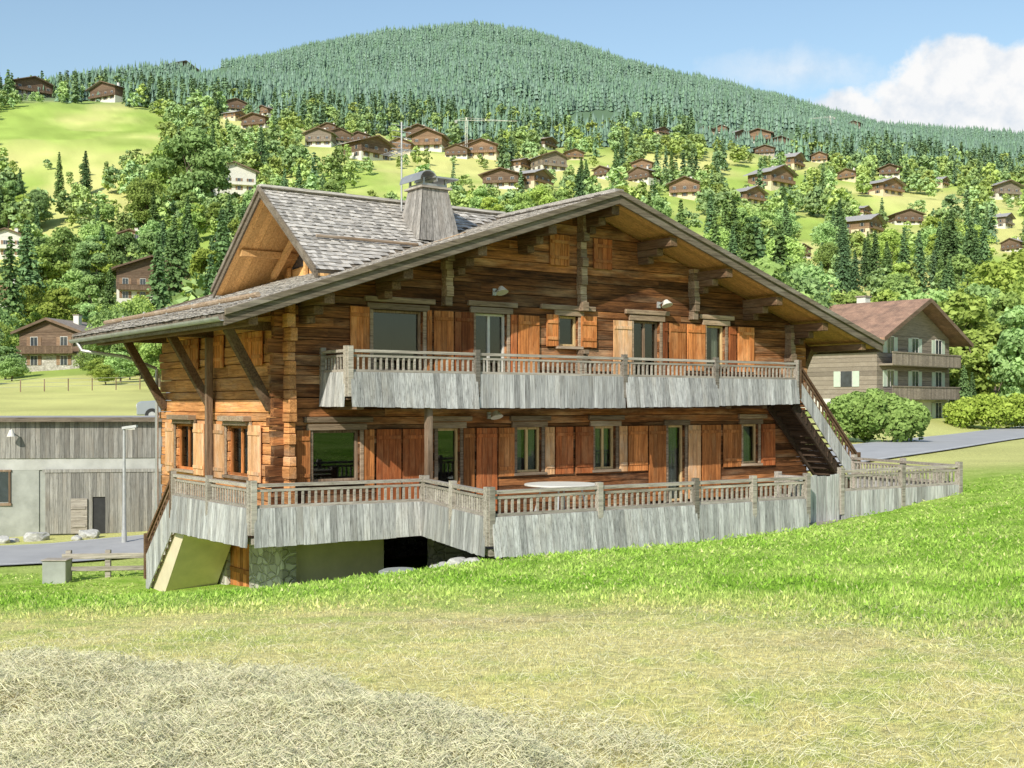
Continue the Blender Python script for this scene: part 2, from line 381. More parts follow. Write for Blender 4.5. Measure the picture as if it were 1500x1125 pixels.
R_,T_=np.meshgrid(rr,th,indexing='ij')
GX=R_*np.sin(T_);GY=R_*np.cos(T_)
wb=(np.abs(T_)>math.radians(80))
GZ=H(GX,np.where(wb,np.minimum(GY,44),GY))
GZ=np.where(np.abs(T_)>math.radians(60),np.where(GY<30,near(np.clip(GX,-30,30),np.clip(GY,-20,40)),GZ),GZ)
def gcol(X,Y):
    n1=fbm(X*.35,Y*.35,21);n2=fbm(X*1.6,Y*1.6,22);n3=fbm(X*4.5,Y*4.5,25);n4=fbm(X*.8,Y*2.2,27)
    yb=13.2-1.15*np.maximum(0,X)+2.2*(n1-.47)*2
    g=ss(-1.5,1.5,Y-yb+2.2*(n3-.47))
    green=np.array([.29,.5,.06]);green2=np.array([.54,.7,.17]);yel=np.array([.9,.8,.36]);yg=np.array([.6,.68,.2]);brown=np.array([.6,.46,.29]);hay=np.array([.84,.73,.45])
    G=green+(green2-green)*ss(.3,.65,n2*.6+n3*.4)[...,None]
    Yc=yel+(yg-yel)*ss(.36,.6,n1*.35+n2*.3+n3*.35)[...,None]
    c=Yc*(1-g[...,None])+G*g[...,None]
    bp=np.exp(-((X-1.8)/3.8)**2-((Y-10.5+.3*X)/1.1)**2)*ss(.4,.62,n4*.6+n3*.4)*.8
    c=c*(1-bp[...,None])+brown*bp[...,None]
    hf=hayfac(X,Y)[...,None]; c=c*(1-hf)+hay*hf
    f=ss(30,45,Y)[...,None]; past=np.array([.42,.55,.13])+(np.array([.72,.7,.27])-np.array([.42,.55,.13]))*ss(.35,.6,fbm(X/40,Y/60,41))[...,None]
    past=past*(.7+.6*fbm(X/6,Y/7,43))[...,None]
    c=c*(1-f)+past*f
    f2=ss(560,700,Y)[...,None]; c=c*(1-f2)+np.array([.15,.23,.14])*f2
    return c
nr,ntn=GX.shape
gv=np.stack([GX,GY,GZ],-1).reshape(-1,3); gv=np.vstack([gv,[[0,0,float(Hs(0,0))]]])
ii=np.arange(nr*ntn).reshape(nr,ntn)
gf=np.stack([ii[:-1,:-1],ii[:-1,1:],ii[1:,1:],ii[1:,:-1]],-1).reshape(-1,4)[:,::-1]
gc=gcol(gv[:,0],gv[:,1])
m,nt,out=newmat('meadow_ground'); L=nt.links.new
at=N(nt,'ShaderNodeAttribute',attribute_name='Col'); tc=nt.nodes.new('ShaderNodeTexCoord')
n1=N(nt,'ShaderNodeTexNoise',i_Scale=14.0,i_Detail=8.0,i_Roughness=.7); L(tc.outputs['Object'],n1.inputs['Vector'])
r=ramp(nt,[(.3,(.52,.52,.5)),(.7,(1.2,1.2,1.15))]); L(n1.outputs['Fac'],r.inputs[0])
c=mix(nt,1.0,at.outputs['Color'],r.outputs[0],'MULTIPLY')
b=N(nt,'ShaderNodeBump',i_Strength=.8,i_Distance=.08); L(n1.outputs['Fac'],b.inputs['Height'])
p=N(nt,'ShaderNodeBsdfDiffuse'); L(c,p.inputs['Color']); L(b.outputs[0],p.inputs['Normal']); L(p.outputs[0],out.inputs[0])
ter=link(bpy.data.objects.new('ground',np_mesh('ground',gv,gf,[m],colp=gc)))
ter["kind"]="structure"; ter["label"]="sloping mown meadow rising to green alpine pastures and mountain"; ter["category"]="ground"
ter.data.polygons.foreach_set('use_smooth',np.ones(len(ter.data.polygons),dtype=bool))
def ribbon(name,w0,w1,dz,mat):
    v=[];f=[]
    for i,p in enumerate(RC):
        a=RC[max(i-1,0)];b2=RC[min(i+1,len(RC)-1)];d=(b2-a)[:2];d/=np.linalg.norm(d);nn=np.array([-d[1],d[0]])
        for w in (w0,w1): v.append((p[0]+nn[0]*w,p[1]+nn[1]*w,p[2]+dz))
    for i in range(len(RC)-1): f.append((2*i,2*i+1,2*i+3,2*i+2))
    me=bpy.data.meshes.new(name); me.from_pydata(v,[],f); me.materials.append(mat)
    o=link(bpy.data.objects.new(name,me)); o["kind"]="structure"; o["category"]=name.split('_')[0]; return o
o=ribbon('road',-2.8,2.8,.0,M['asphalt']); o["label"]="grey asphalt road winding past the chalet"
o=ribbon('road_marking',-2.6,-2.5,.006,M['paint']); o["label"]="white painted edge line along the road"
o=ribbon('road_marking',2.5,2.6,.006,M['paint']); o["label"]="white painted edge line along the road"
# ------------------------------------------------------------------ HERO CHALET
BZ=-2.2
house=empty('chalet',(CX,CY,BZ),ANG)
top(house,"large old weathered timber chalet with shingle roof, balconies and stone base","house")
def part(mb,name,bevel=0,parent=None):
    par=parent or house
    return mb.obj(name,par,(0,0,-BZ) if par is house else (0,0,0),bevel)
W=16.1; XR=8.05; DEP=7.3; PIT=.3325; RZ=6.8; TH=.22; HW=9.86; YF=-1.35; YB=8.8
def roofz(x): return RZ-PIT*abs(x-XR)
def under(x): return roofz(x)-TH-.05
FO=[(2.13,3.4,2.45,3.8),(4.83,5.72,1.86,3.84),(7.3,7.88,3.14,3.88),(9.7,10.6,1.86,3.86),(12.3,13.0,2.75,3.84),
    (.68,1.8,.05,1.15),(3.8,4.4,-.84,1.16),(6.02,6.75,.08,1.16),(8.42,9.1,.08,1.16),(10.9,11.5,-.84,1.16),(13.7,14.3,.08,1.16)]
LO=[(1.78,3.02,.1,1.22),(5.1,6.35,.1,1.22)]
def courses(mb,a0,a1,z0,z1,ops,mp,rowh,phase=0,topf=None,e0=None,e1=None,th=.18):
    zs=[z0]; z=z0+phase
    while z<z1:
        if z>zs[-1]+.02: zs.append(z)
        z+=rowh*random.uniform(.72,1.28)
    zs.append(z1)
    for za,zb in zip(zs[:-1],zs[1:]):
        br=sorted({za,zb}|{q for o_ in ops for q in o_[2:4] if za+.01<q<zb-.01})
        tone0=random.random(); jit=random.uniform(-.028,.022)
        ea=random.uniform(.18,.34) if e0 else 0; eb=random.uniform(.15,.3) if e1 else 0
        joints=[random.uniform(a0,a1) for _ in range(3)]
        for c0,c1 in zip(br[:-1],br[1:]):
            zm=(c0+c1)/2
            iv=[(a0-ea,a1+eb)]
            for o_ in ops:
                if o_[2]<zm<o_[3]:
                    nv=[]
                    for p0,p1 in iv:
                        if o_[1]<=p0 or o_[0]>=p1: nv.append((p0,p1)); continue
                        if o_[0]>p0: nv.append((p0,o_[0]))
                        if o_[1]<p1: nv.append((o_[1],p1))
                    iv=nv
            for jn in joints:
                iv=[q for p0,p1 in iv for q in ([(p0,jn),(jn,p1)] if p0+.2<jn<p1-.2 else [(p0,p1)])]
            for n_,(p0,p1) in enumerate(iv):
                b0=p0;b1=p1;t0=p0;t1=p1
                if topf:
                    lo0,lo1=topf(c0);hi0,hi1=topf(c1)
                    b0=max(p0,lo0);b1=min(p1,lo1);t0=max(p0,hi0);t1=min(p1,hi1)
                    if b1-b0<.05: continue
                    if t1<t0: t0=t1=(t0+t1)/2
                g=.013
                tn=min(1,max(0,tone0+random.uniform(-.3,.3)))
                mb.hexa([mp(b0,jit,c0+g),mp(b1,jit,c0+g),mp(b1,-th,c0+g),mp(b0,-th,c0+g),mp(t0,jit,c1),mp(t1,jit,c1),mp(t1,-th,c1),mp(t0,-th,c1)],0,tn)
def tf(z):
    k=(RZ-TH-.05-z)/PIT
    return XR-k,XR+k
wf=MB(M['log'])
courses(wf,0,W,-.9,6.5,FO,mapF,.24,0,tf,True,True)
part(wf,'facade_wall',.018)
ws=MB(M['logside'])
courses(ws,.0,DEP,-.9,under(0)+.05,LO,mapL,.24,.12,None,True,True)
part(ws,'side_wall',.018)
wb_=MB(M['log'])
wb_.hexa([(W-.18,.2,-.9),(W,.2,-.9),(W,DEP,-.9),(W-.18,DEP,-.9),(W-.18,.2,under(W)),(W,.2,under(W)),(W,DEP,under(W)),(W-.18,DEP,under(W))])
wb_.prism([(.2,DEP-.2,-.9),(W-.2,DEP-.2,-.9),(W-.2,DEP-.2,under(W)),(XR,DEP-.2,under(XR)),(.2,DEP-.2,under(.2))],(0,.18,0))
part(wb_,'rear_wall')
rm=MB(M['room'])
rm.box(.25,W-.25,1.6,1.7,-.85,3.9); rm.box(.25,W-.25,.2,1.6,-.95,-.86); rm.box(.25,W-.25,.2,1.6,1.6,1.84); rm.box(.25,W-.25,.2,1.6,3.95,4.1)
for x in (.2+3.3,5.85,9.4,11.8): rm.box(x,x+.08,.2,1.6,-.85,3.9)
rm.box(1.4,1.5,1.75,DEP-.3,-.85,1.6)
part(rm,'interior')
def column(x,z0,z1,w=.19):
    lg=MB(M['logend']); z=z0
    while z<z1:
        h=random.uniform(.18,.23); d=random.uniform(.16,.3)
        lg.box(x-w/2+random.uniform(-.015,.015),x+w/2+random.uniform(-.015,.015),-.02,d,z+.006,min(z+h,z1)+.002,mapF); z+=h
    part(lg,'cross_wall_log_ends',.012)
column(7.95,4.0,under(7.95)); column(4.0,3.95,under(4.0)); column(11.75,3.95,under(11.75)); column(7.95,1.9,3.05); column(15.5,1.9,under(15.5)-.1)
bs=MB(M['stone'],M['cream'])
bs.box(-.02,.3,.0,1.72,-2.9,-.92); bs.box(-.02,.3,3.02,DEP,-2.9,-.92); bs.box(-.02,.3,1.72,3.02,-1.15,-.92)
bs.box(0,2.6,.35,.6,-2.6,-.92,mapI,1); bs.box(3.9,W,.3,.6,-2.6,-.92,mapI,0)
bs.box(W-.3,W,.6,DEP,-2.6,-.92); bs.box(.3,W-.3,DEP-.3,DEP,-3.2,-.92)
part(bs,'stone_base')
dr=MB(M['shut'])
for i in range(7): dr.box(1.73+i*.183,1.73+i*.183+.176,-.14,-.07,-2.45,-1.16,mapL)
dr.box(1.78,2.97,-.07,-.04,-1.5,-1.4,mapL); dr.box(1.78,2.97,-.07,-.04,-2.1,-2.0,mapL)
part(dr,'cellar_door')
def shutter(a0,a1,z0,z1,mp=mapF,mat='shut',b=.03):
    mb=MB(M[mat]); nb=max(2,round((a1-a0)/.16)); w=(a1-a0)/nb; t=random.random()
    for i in range(nb):
        mb.box(a0+i*w+.003,a0+(i+1)*w-.003,b,b+.03+random.uniform(0,.004),z0+random.uniform(0,.01),z1,mp,0,min(1,max(0,t+random.uniform(-.25,.25))))
    for zz in (z0+.16,z1-.22): mb.box(a0+.02,a1-.02,b+.034,b+.055,zz,zz+.08,mp,0,t)
    return part(mb,'shutter',.004)
def window(a0,a1,z0,z1,mp=mapF,fm='frame',mull=1,cur=None,sill=True,name='window'):
    g=MB(M['glass']); g.box(a0+.05,a1-.05,-.135,-.125,z0+.05,z1-.05,mp)
    w=part(g,name)
    fr=MB(M[fm]); k=.055
    fr.box(a0,a0+k,-.17,-.08,z0,z1,mp);fr.box(a1-k,a1,-.17,-.08,z0,z1,mp)
    fr.box(a0+k,a1-k,-.17,-.08,z1-k,z1,mp);fr.box(a0+k,a1-k,-.17,-.08,z0,z0+k,mp)
    for i in range(mull):
        c=a0+(a1-a0)*(i+1)/(mull+1); fr.box(c-.035,c+.035,-.16,-.09,z0+k,z1-k,mp)
    fr.obj('frame',w,(0,0,0),.004)
    if cur:
        cu=MB(M['curtain'])
        for (c0,c1) in cur:
            nn=max(3,int((c1-c0)/.06))
            for i in range(nn):
                x0=c0+(c1-c0)*i/nn;x1=c0+(c1-c0)*(i+1)/nn
                cu.box(x0,x1,-.28-.02*(i%2),-.25-.02*(i%2),z0+.02,z1-.02,mp,0,.5)
        cu.obj('curtain',w)
    tr=MB(M['logend'])
    tr.box(a0-.09,a0-.003,-.0,.035,z0,z1+.0,mp);tr.box(a1+.003,a1+.09,0,.035,z0,z1,mp)
    tr.box(a0-.16,a1+.16,-.0,.06,z1+.003,z1+.14,mp)
    if sill: tr.box(a0-.12,a1+.12,-.05,.09,z0-.07,z0-.003,mp)
    tr.obj('casing',w,(0,0,0),.006)
    return w
window(*FO[0],fm='beamz',mull=0)
window(*FO[1],fm='framew',mull=1,sill=False,name='glazed_door',cur=[(4.85,4.95)])
window(*FO[2],fm='frame',mull=0,cur=[(7.35,7.5)])
window(*FO[3],fm='beamz',mull=1,sill=False,name='glazed_door',cur=[(9.75,9.9)])
window(*FO[4],fm='frame',mull=0,cur=[(12.75,13.0)])
window(*FO[5],fm='beamz',mull=0)
window(*FO[6],fm='frame',mull=0,sill=False,name='glazed_door')
window(*FO[7],fm='frame',mull=1,cur=[(6.05,6.35),(6.55,6.73)])
window(*FO[8],fm='frame',mull=1,cur=[(8.45,9.05)])
window(*FO[9],fm='frame',mull=0,sill=False,name='glazed_door',cur=[(10.95,11.45)])
window(*FO[10],fm='frame',mull=0,cur=[(13.75,14.25)])
window(*LO[0],mp=mapL,fm='shut',mull=1); window(*LO[1],mp=mapL,fm='shut',mull=1)
zt=3.84
for a0,a1,z0,z1,mt in [(1.55,2.02,2.3,zt,'shut'),(3.5,3.62,2.45,zt,'shut'),(3.68,4.2,2.25,zt,'shut'),(4.24,4.76,1.95,zt,'shutd'),(5.82,6.0,1.95,zt,'shutd'),(6.04,6.66,1.95,zt,'shut'),
    (6.88,7.24,3.12,3.9,'shut'),(7.95,8.45,3.12,3.9,'shut'),(9.0,9.62,1.95,zt,'shutp'),(10.7,10.85,1.95,zt,'shutd'),(10.92,11.5,1.95,zt,'shut'),(11.55,12.22,2.6,zt,'shut'),(13.12,13.4,2.6,zt,'shutd'),(13.46,14.1,2.6,zt,'shut')]:
    shutter(a0,a1,z0,z1,mapF,mt)
zt=1.16
for a0,a1,z0,mt in [(.12,.6,.0,'shut'),(1.9,2.14,-.1,'shut'),(2.2,2.82,-.8,'shutd'),(2.86,3.5,-.8,'shutd'),(4.48,4.78,-.8,'shut'),(4.84,5.42,-.8,'shutd'),(5.46,5.92,0,'shut'),(6.84,7.12,0,'shutp'),(7.16,7.7,0,'shutd'),(7.78,8.34,0,'shutd'),(9.2,9.46,0,'shutp'),(9.5,10.15,0,'shut'),(10.2,10.8,-.8,'shut'),(11.6,12.05,-.8,'shutp'),(12.1,12.8,-.8,'shut'),(12.9,13.6,0,'shut'),(14.4,14.95,0,'shutd')]:
    shutter(a0,a1,z0,zt,mapF,mt)
for a0,a1,z0,z1 in [(1.05,1.7,.0,1.25),(3.1,3.75,.0,1.25),(4.35,5.02,.0,1.25),(6.43,7.0,.0,1.25)]: shutter(a0,a1,z0,z1,mapL,'shutp')
for a0,a1 in [(.95,1.5),(1.54,2.05),(3.15,3.7),(4.7,5.2),(5.24,5.7)]: shutter(a0,a1,2.55,3.3,mapL,'shut')
shutter(6.98,7.58,5.1,5.86,mapF,'shut'); shutter(8.35,8.95,5.1,5.86,mapF,'shutd')
for a in (1.6,4.95):
    cn=MB(M['logend']); cn.box(a,a+1.5,-.01,.22,1.33,1.45,mapL); cn.box(a+.1,a+1.4,-.01,.12,1.24,1.325,mapL); part(cn,'window_hood',.01)
for a0,a1,z in ((1.9,3.7,3.99),(4.6,6.0,4.02),(6.7,8.4,4.04),(9.4,10.9,4.04),(12.0,13.3,4.02),(.45,2.1,1.34),(3.6,4.7,1.34),(5.8,7.0,1.34),(8.2,9.35,1.34),(13.5,14.6,1.34)):
    cn=MB(M['logend']); cn.box(a0,a1,-.01,.09,z-.02,z+.1,mapF); part(cn,'lintel',.01)
# ---- roof
sl=math.hypot(1,PIT)
rf=MB(M['soffit'],M['fascia'])
for sgn in(-1,1):
    xe=XR+sgn*HW
    y=YF+.03
    while y<YB-.03:
        y2=min(y+.184,YB-.03)
        rf.hexa([(XR,y,RZ-TH),(xe,y,roofz(xe)-TH),(xe,y2,roofz(xe)-TH),(XR,y2,RZ-TH),(XR,y,RZ-TH+.05),(xe,y,roofz(xe)-TH+.05),(xe,y2,roofz(xe)-TH+.05),(XR,y2,RZ-TH+.05)])
        y+=.19
    rf.hexa([(XR,YF+.03,RZ-TH+.052),(xe,YF+.03,roofz(xe)-TH+.052),(xe,YB-.03,roofz(xe)-TH+.052),(XR,YB-.03,RZ-TH+.052),(XR,YF+.03,RZ-.05),(xe,YF+.03,roofz(xe)-.05),(xe,YB-.03,roofz(xe)-.05),(XR,YB-.03,RZ-.05)],1)
ROOF=part(rf,'roof')
bg=MB(M['fascia'])
for yy,sg in((YF,-1),(YB,1)):
    for sgn in(-1,1):
        xe=XR+sgn*(HW+.05)
        for (d0,d1,t0,t1) in ((-.3,-.06,0,.05),(-.1,.03,.052,.11)):
            ya=yy+sg*t0;yb2=yy+sg*t1
            bg.hexa([(XR,ya,RZ+d0),(xe,ya,roofz(xe)+d0),(xe,yb2,roofz(xe)+d0),(XR,yb2,RZ+d0),(XR,ya,RZ+d1),(xe,ya,roofz(xe)+d1),(xe,yb2,roofz(xe)+d1),(XR,yb2,RZ+d1)],0,.05+.4*(d1>0))
part(bg,'bargeboard',.01,ROOF)
def shingles(mb,o,e,u,le,ls,keep=None,expo=.17,wmin=.07,wmax=.16):
    o=Vector(o);e=Vector(e).normalized();u=Vector(u).normalized();nn=e.cross(u).normalized()
    if nn.z<0: nn=-nn
    s=-.06
    while s<ls:
        a=-.02
        while a<le:
            w=random.uniform(wmin,wmax); s0=s+random.uniform(-.022,.022); L_=expo*1.35
            if keep is None or keep(o+e*(a+w/2)+u*(s0+.1)):
                lift=.03+random.uniform(-.005,.01); t=.011; skew=random.uniform(-.004,.004)
                p=[o+e*a+u*s0+nn*lift,o+e*(a+w-.006)+u*s0+nn*(lift+skew),o+e*(a+w-.006)+u*(s0+L_)+nn*.004,o+e*a+u*(s0+L_)+nn*.004]
                mb.hexa(p+[q+nn*t for q in p])
            a+=w
        s+=expo
sh=MB(M['shingle'])
shingles(sh,(XR-HW,YF-.02,roofz(XR-HW)-.06),(0,1,0),(1,0,PIT),YB-YF+.04,HW*sl)
shingles(sh,(XR+HW,YF-.02,roofz(XR-HW)-.06),(0,1,0),(-1,0,PIT),YB-YF+.04,HW*sl,None,.3,.16,.3)
sh.box(XR-.14,XR+.14,YF-.03,YB+.03,RZ-.02,RZ+.06,mapI)
part(sh,'shingles',0,ROOF)
# dormer
DX=1.1; DR=6.9; DY=3.6; DH=2.95; DS=.735
dm=MB(M['soffity'],M['shingle'],M['fascia'])
for sg in(-1,1):
    ye=DY+sg*DH; ze=DR-DS*DH
    x=DX
    while x<XR+.2:
        x2=x+.18
        dm.hexa([(x,DY,DR-.2),(x2-.005,DY,DR-.2),(x2-.005,ye,ze-.2),(x,ye,ze-.2),(x,DY,DR-.14),(x2-.005,DY,DR-.14),(x2-.005,ye,ze-.14),(x,ye,ze-.14)]); x+=.18
    dm.hexa([(DX+.02,DY,DR-.138),(XR,DY,DR-.138),(XR,ye,ze-.138),(DX+.02,ye,ze-.138),(DX+.02,DY,DR-.04),(XR,DY,DR-.04),(XR,ye,ze-.04),(DX+.02,ye,ze-.04)],2)
    for (d0,d1,t0,t1) in ((-.24,-.05,0,.05),(-.08,.04,.052,.1)):
        dm.hexa([(DX-t0,DY,DR+d0),(DX-t1,DY,DR+d0),(DX-t1,ye+sg*.05,ze+d0-.037),(DX-t0,ye+sg*.05,ze+d0-.037),(DX-t0,DY,DR+d1),(DX-t1,DY,DR+d1),(DX-t1,ye+sg*.05,ze+d1-.037),(DX-t0,ye+sg*.05,ze+d1-.037)],2)
DORM=part(dm,'dormer_roof')
sd=MB(M['shingle'])
kp=lambda p: p.z>roofz(p.x)
sld=math.hypot(1,DS)
shingles(sd,(DX-.03,DY-DH,DR-DS*DH-.05),(1,0,0),(0,1,DS),XR-DX,DH*sld,kp)
shingles(sd,(DX-.03,DY+DH,DR-DS*DH-.05),(1,0,0),(0,-1,DS),XR-DX,DH*sld,kp,.25,.12,.2)
sd.box(DX-.08,XR+.1,DY-.12,DY+.12,DR-.0,DR+.06)
part(sd,'dormer_shingles',0,DORM)
dw=MB(M['soffity'],M['beamy'],M['glassd'],M['frame'])
xw=2.75; zb=roofz(xw)-.1
yy=DY-2.35
while yy<DY+2.35:
    y2=yy+.17; zt0=DR-.2-DS*abs(yy-DY); zt1=DR-.2-DS*abs(y2-DY)
    dw.hexa([(xw,yy,zb),(xw+.1,yy,zb),(xw+.1,y2-.005,zb),(xw,y2-.005,zb),(xw,yy,zt0),(xw+.1,yy,zt0),(xw+.1,y2-.005,zt1),(xw,y2-.005,zt1)])
    yy+=.17
for yy in (DY-1.5,DY,DY+1.5): dw.beam((DX+.1,yy,DR-DS*abs(yy-DY)-.3),(XR-2,yy,DR-DS*abs(yy-DY)-.3),.15,.16,0)
for yy,sg in((DY-2.0,1),(DY+2.0,-1)):
    dw.beam((xw-.45,yy,5.0),(xw-.45,DY,DR-.5),.12,.14,0)
for y0,y1 in((DY-1.75,DY-.95),(DY-.8,DY+.8),(DY+.95,DY+1.75)):
    za=zb+.3; z0=DR-.42-DS*abs(y0-DY); z1=DR-.42-DS*abs(y1-DY)
    if y0<DY<y1: dw.prism([(xw-.03,y0,za),(xw-.03,y1,za),(xw-.03,y1,z1),(xw-.03,DY,DR-.5),(xw-.03,y0,z0)],(-.02,0,0),2)
    else: dw.prism([(xw-.03,y0,za),(xw-.03,y1,za),(xw-.03,y1,z1),(xw-.03,y0,z0)],(-.02,0,0),2)
for y0 in (DY-1.85,DY-.88,DY+.87,DY+1.85): dw.box(xw-.12,xw-.052,y0-.06,y0+.06,zb,DR-.3-DS*abs(y0-DY))
for sg in(-1,1):
    yc=DY+sg*2.35
    dw.prism([(xw,yc,zb),(XR-2.6,yc,roofz(XR-2.6)),(xw,yc,DR-DS*2.35-.18)],(0,-.1*sg,0),0)
part(dw,'dormer_wall',0,DORM)
sp=MB(M['logend'],M['steel'])
for xx,r_,ye in ((-1.1,.055,YB-.2),):
    sp.cyl((xx,YF+.1,roofz(xx)+.1),(xx,ye,roofz(xx)+.1),r_,n=8)
    y=YF+.4
    while y<YB-.3: sp.beam((xx-.02,y,roofz(xx)+.02),(xx-.02,y,roofz(xx)+.18),.04,.05,1); y+=1.6
z=DR-DS*1.9+.07; sp.cyl((1.6,DY-1.9,z),(4.3,DY-1.9,z),.035,n=8)
part(sp,'snow_guard',0,ROOF)
for x in (.45,2.3,4.2,6.15,XR,9.95,11.9,13.8,15.65):
    pu=MB(M['beamy'])
    zt=under(x) if x!=XR else under(x)-.02
    pu.box(x-.12,x+.12,YF+.1,.15,zt-.25,zt-.03)
    pu.box(x-.11,x+.11,YF+.6,.1,zt-.43,zt-.255)
    pu.box(x-.1,x+.1,YF+.95,.1,zt-.6,zt-.435)
    part(pu,'purlin',.012)
for x in (-1.2,17.3):
    pu=MB(M['beamy']); pu.box(x-.1,x+.1,YF+.1,YB-.1,under(x)-.2,under(x)-.02); part(pu,'purlin',.012)
ra=MB(M['beam'])
for y in [.9+i*1.15 for i in range(7)]:
    for sg in(-1,1):
        xi=XR+sg*(XR-.1); xe=XR+sg*(HW-.1); ra.beam((xi,y,under(xi)),(xe,y,under(xe)),.1,.12)
part(ra,'rafters')
for y in (.55,3.9,7.1):
    bk=MB(M['beamy']); bk.beam((-.02,y,1.6),(-1.0,y,3.3),.17,.19); bk.box(-1.2,.1,y-.09,y+.09,3.28,3.46); part(bk,'brace',.012)
bk=MB(M['beamy']); bk.beam((W,.5,1.6),(W+1.0,.5,3.3),.16,.18); part(bk,'brace',.012)
bk=MB(M['beamz']); bk.box(-.25,-.08,3.68,3.78,-.85,3.27); part(bk,'wall_post',.012)
gu=MB(M['zinc']); xg=XR-HW-.09; zg=roofz(XR-HW)-.14
for k in range(7):
    a=math.pi+math.pi*k/7; b_=math.pi+math.pi*(k+1)/7; r0,r1=.085,.078
    gu.hexa([(xg+math.cos(a)*r0,YF-.05,zg+math.sin(a)*r0),(xg+math.cos(b_)*r0,YF-.05,zg+math.sin(b_)*r0),(xg+math.cos(b_)*r1,YF-.05,zg+math.sin(b_)*r1),(xg+math.cos(a)*r1,YF-.05,zg+math.sin(a)*r1),
             (xg+math.cos(a)*r0,YB,zg+math.sin(a)*r0),(xg+math.cos(b_)*r0,YB,zg+math.sin(b_)*r0),(xg+math.cos(b_)*r1,YB,zg+math.sin(b_)*r1),(xg+math.cos(a)*r1,YB,zg+math.sin(a)*r1)])
pts=[(xg,YB-.5,zg-.08),(xg+.1,YB-.6,zg-.3),(-.9,YB-1.2,zg-.45),(-.14,DEP+.1,zg-.75),(-.14,DEP+.1,-2.3)]
for a,b_ in zip(pts[:-1],pts[1:]): gu.cyl(a,b_,.045,n=8)
part(gu,'gutter')
for s_ in (-1,1):
    fb=MB(M['fascia']); xc=XR+s_*HW; fb.box(xc-.03,xc+.03,YF+.03,YB-.03,roofz(XR-HW)-.3,roofz(XR-HW)-.06); part(fb,'eave_board',.008)
# chimney
ch=MB(M['chim'])
cx,cy=5.1,2.55; b0=5.75;b1=7.08
nb=6
for side in range(4):
    for i in range(nb):
        t0=-1+2*i/nb+.012;t1=-1+2*(i+1)/nb-.012; wb0,wt=.6,.36; e=random.uniform(0,.012)
        def q(t,w,z,o_=0):
            r=[(t*w,-w-o_),(w+o_,t*w),(-t*w,w+o_),(-w-o_,-t*w)][side]; return (cx+r[0],cy+r[1],z)
        ch.hexa([q(t0,wb0,b0,e),q(t1,wb0,b0,e),q(t1,wb0-.04,b0),q(t0,wb0-.04,b0),q(t0,wt,b1,e),q(t1,wt,b1,e),q(t1,wt-.04,b1),q(t0,wt-.04,b1)])
CH=part(ch,'chimney',0,ROOF)
cp=MB(M['zinc'],M['rail'])
cp.box(cx-.44,cx+.44,cy-.44,cy+.44,b1+.0,b1+.05,mapI,1); cp.box(cx-.35,cx+.35,cy-.35,cy+.35,b1+.055,b1+.12)
for dx in(-.32,.32):
    for dy in(-.32,.32): cp.beam((cx+dx,cy+dy,b1+.1),(cx+dx,cy+dy,b1+.26),.05,.05)
cp.box(cx-.1,cx+.6,cy-.5,cy+.5,b1+.25,b1+.29)
for k in range(8):
    a=math.pi*k/8;a2=math.pi*(k+1)/8; R=.26;r2=.24;ox=cx-.27;oz=b1+.16
    cp.hexa([(ox+math.cos(a)*R,cy-.5,oz+math.sin(a)*R),(ox+math.cos(a2)*R,cy-.5,oz+math.sin(a2)*R),(ox+math.cos(a2)*r2,cy-.5,oz+math.sin(a2)*r2),(ox+math.cos(a)*r2,cy-.5,oz+math.sin(a)*r2),
             (ox+math.cos(a)*R,cy+.5,oz+math.sin(a)*R),(ox+math.cos(a2)*R,cy+.5,oz+math.sin(a2)*R),(ox+math.cos(a2)*r2,cy+.5,oz+math.sin(a2)*r2),(ox+math.cos(a)*r2,cy+.5,oz+math.sin(a)*r2)])
cp.obj('chimney_cap',CH)
an=MB(M['steel']); ax,ay=cx-.35,cy+.7
an.cyl((ax,ay,5.9),(ax,ay,8.9),.022,n=6)
for z in (8.8,8.65,8.5,8.35,8.2): an.cyl((ax-.28,ay,z),(ax+.28,ay,z),.01,n=5)
an.cyl((ax-.1,ay-.5,8.1),(ax-.1,ay+.5,8.1),.014,n=5)
for k in range(7): an.cyl((ax-.35,ay-.45+k*.15,8.1),(ax+.15,ay-.45+k*.15,8.1),.009,n=5)
part(an,'aerial',0,ROOF)
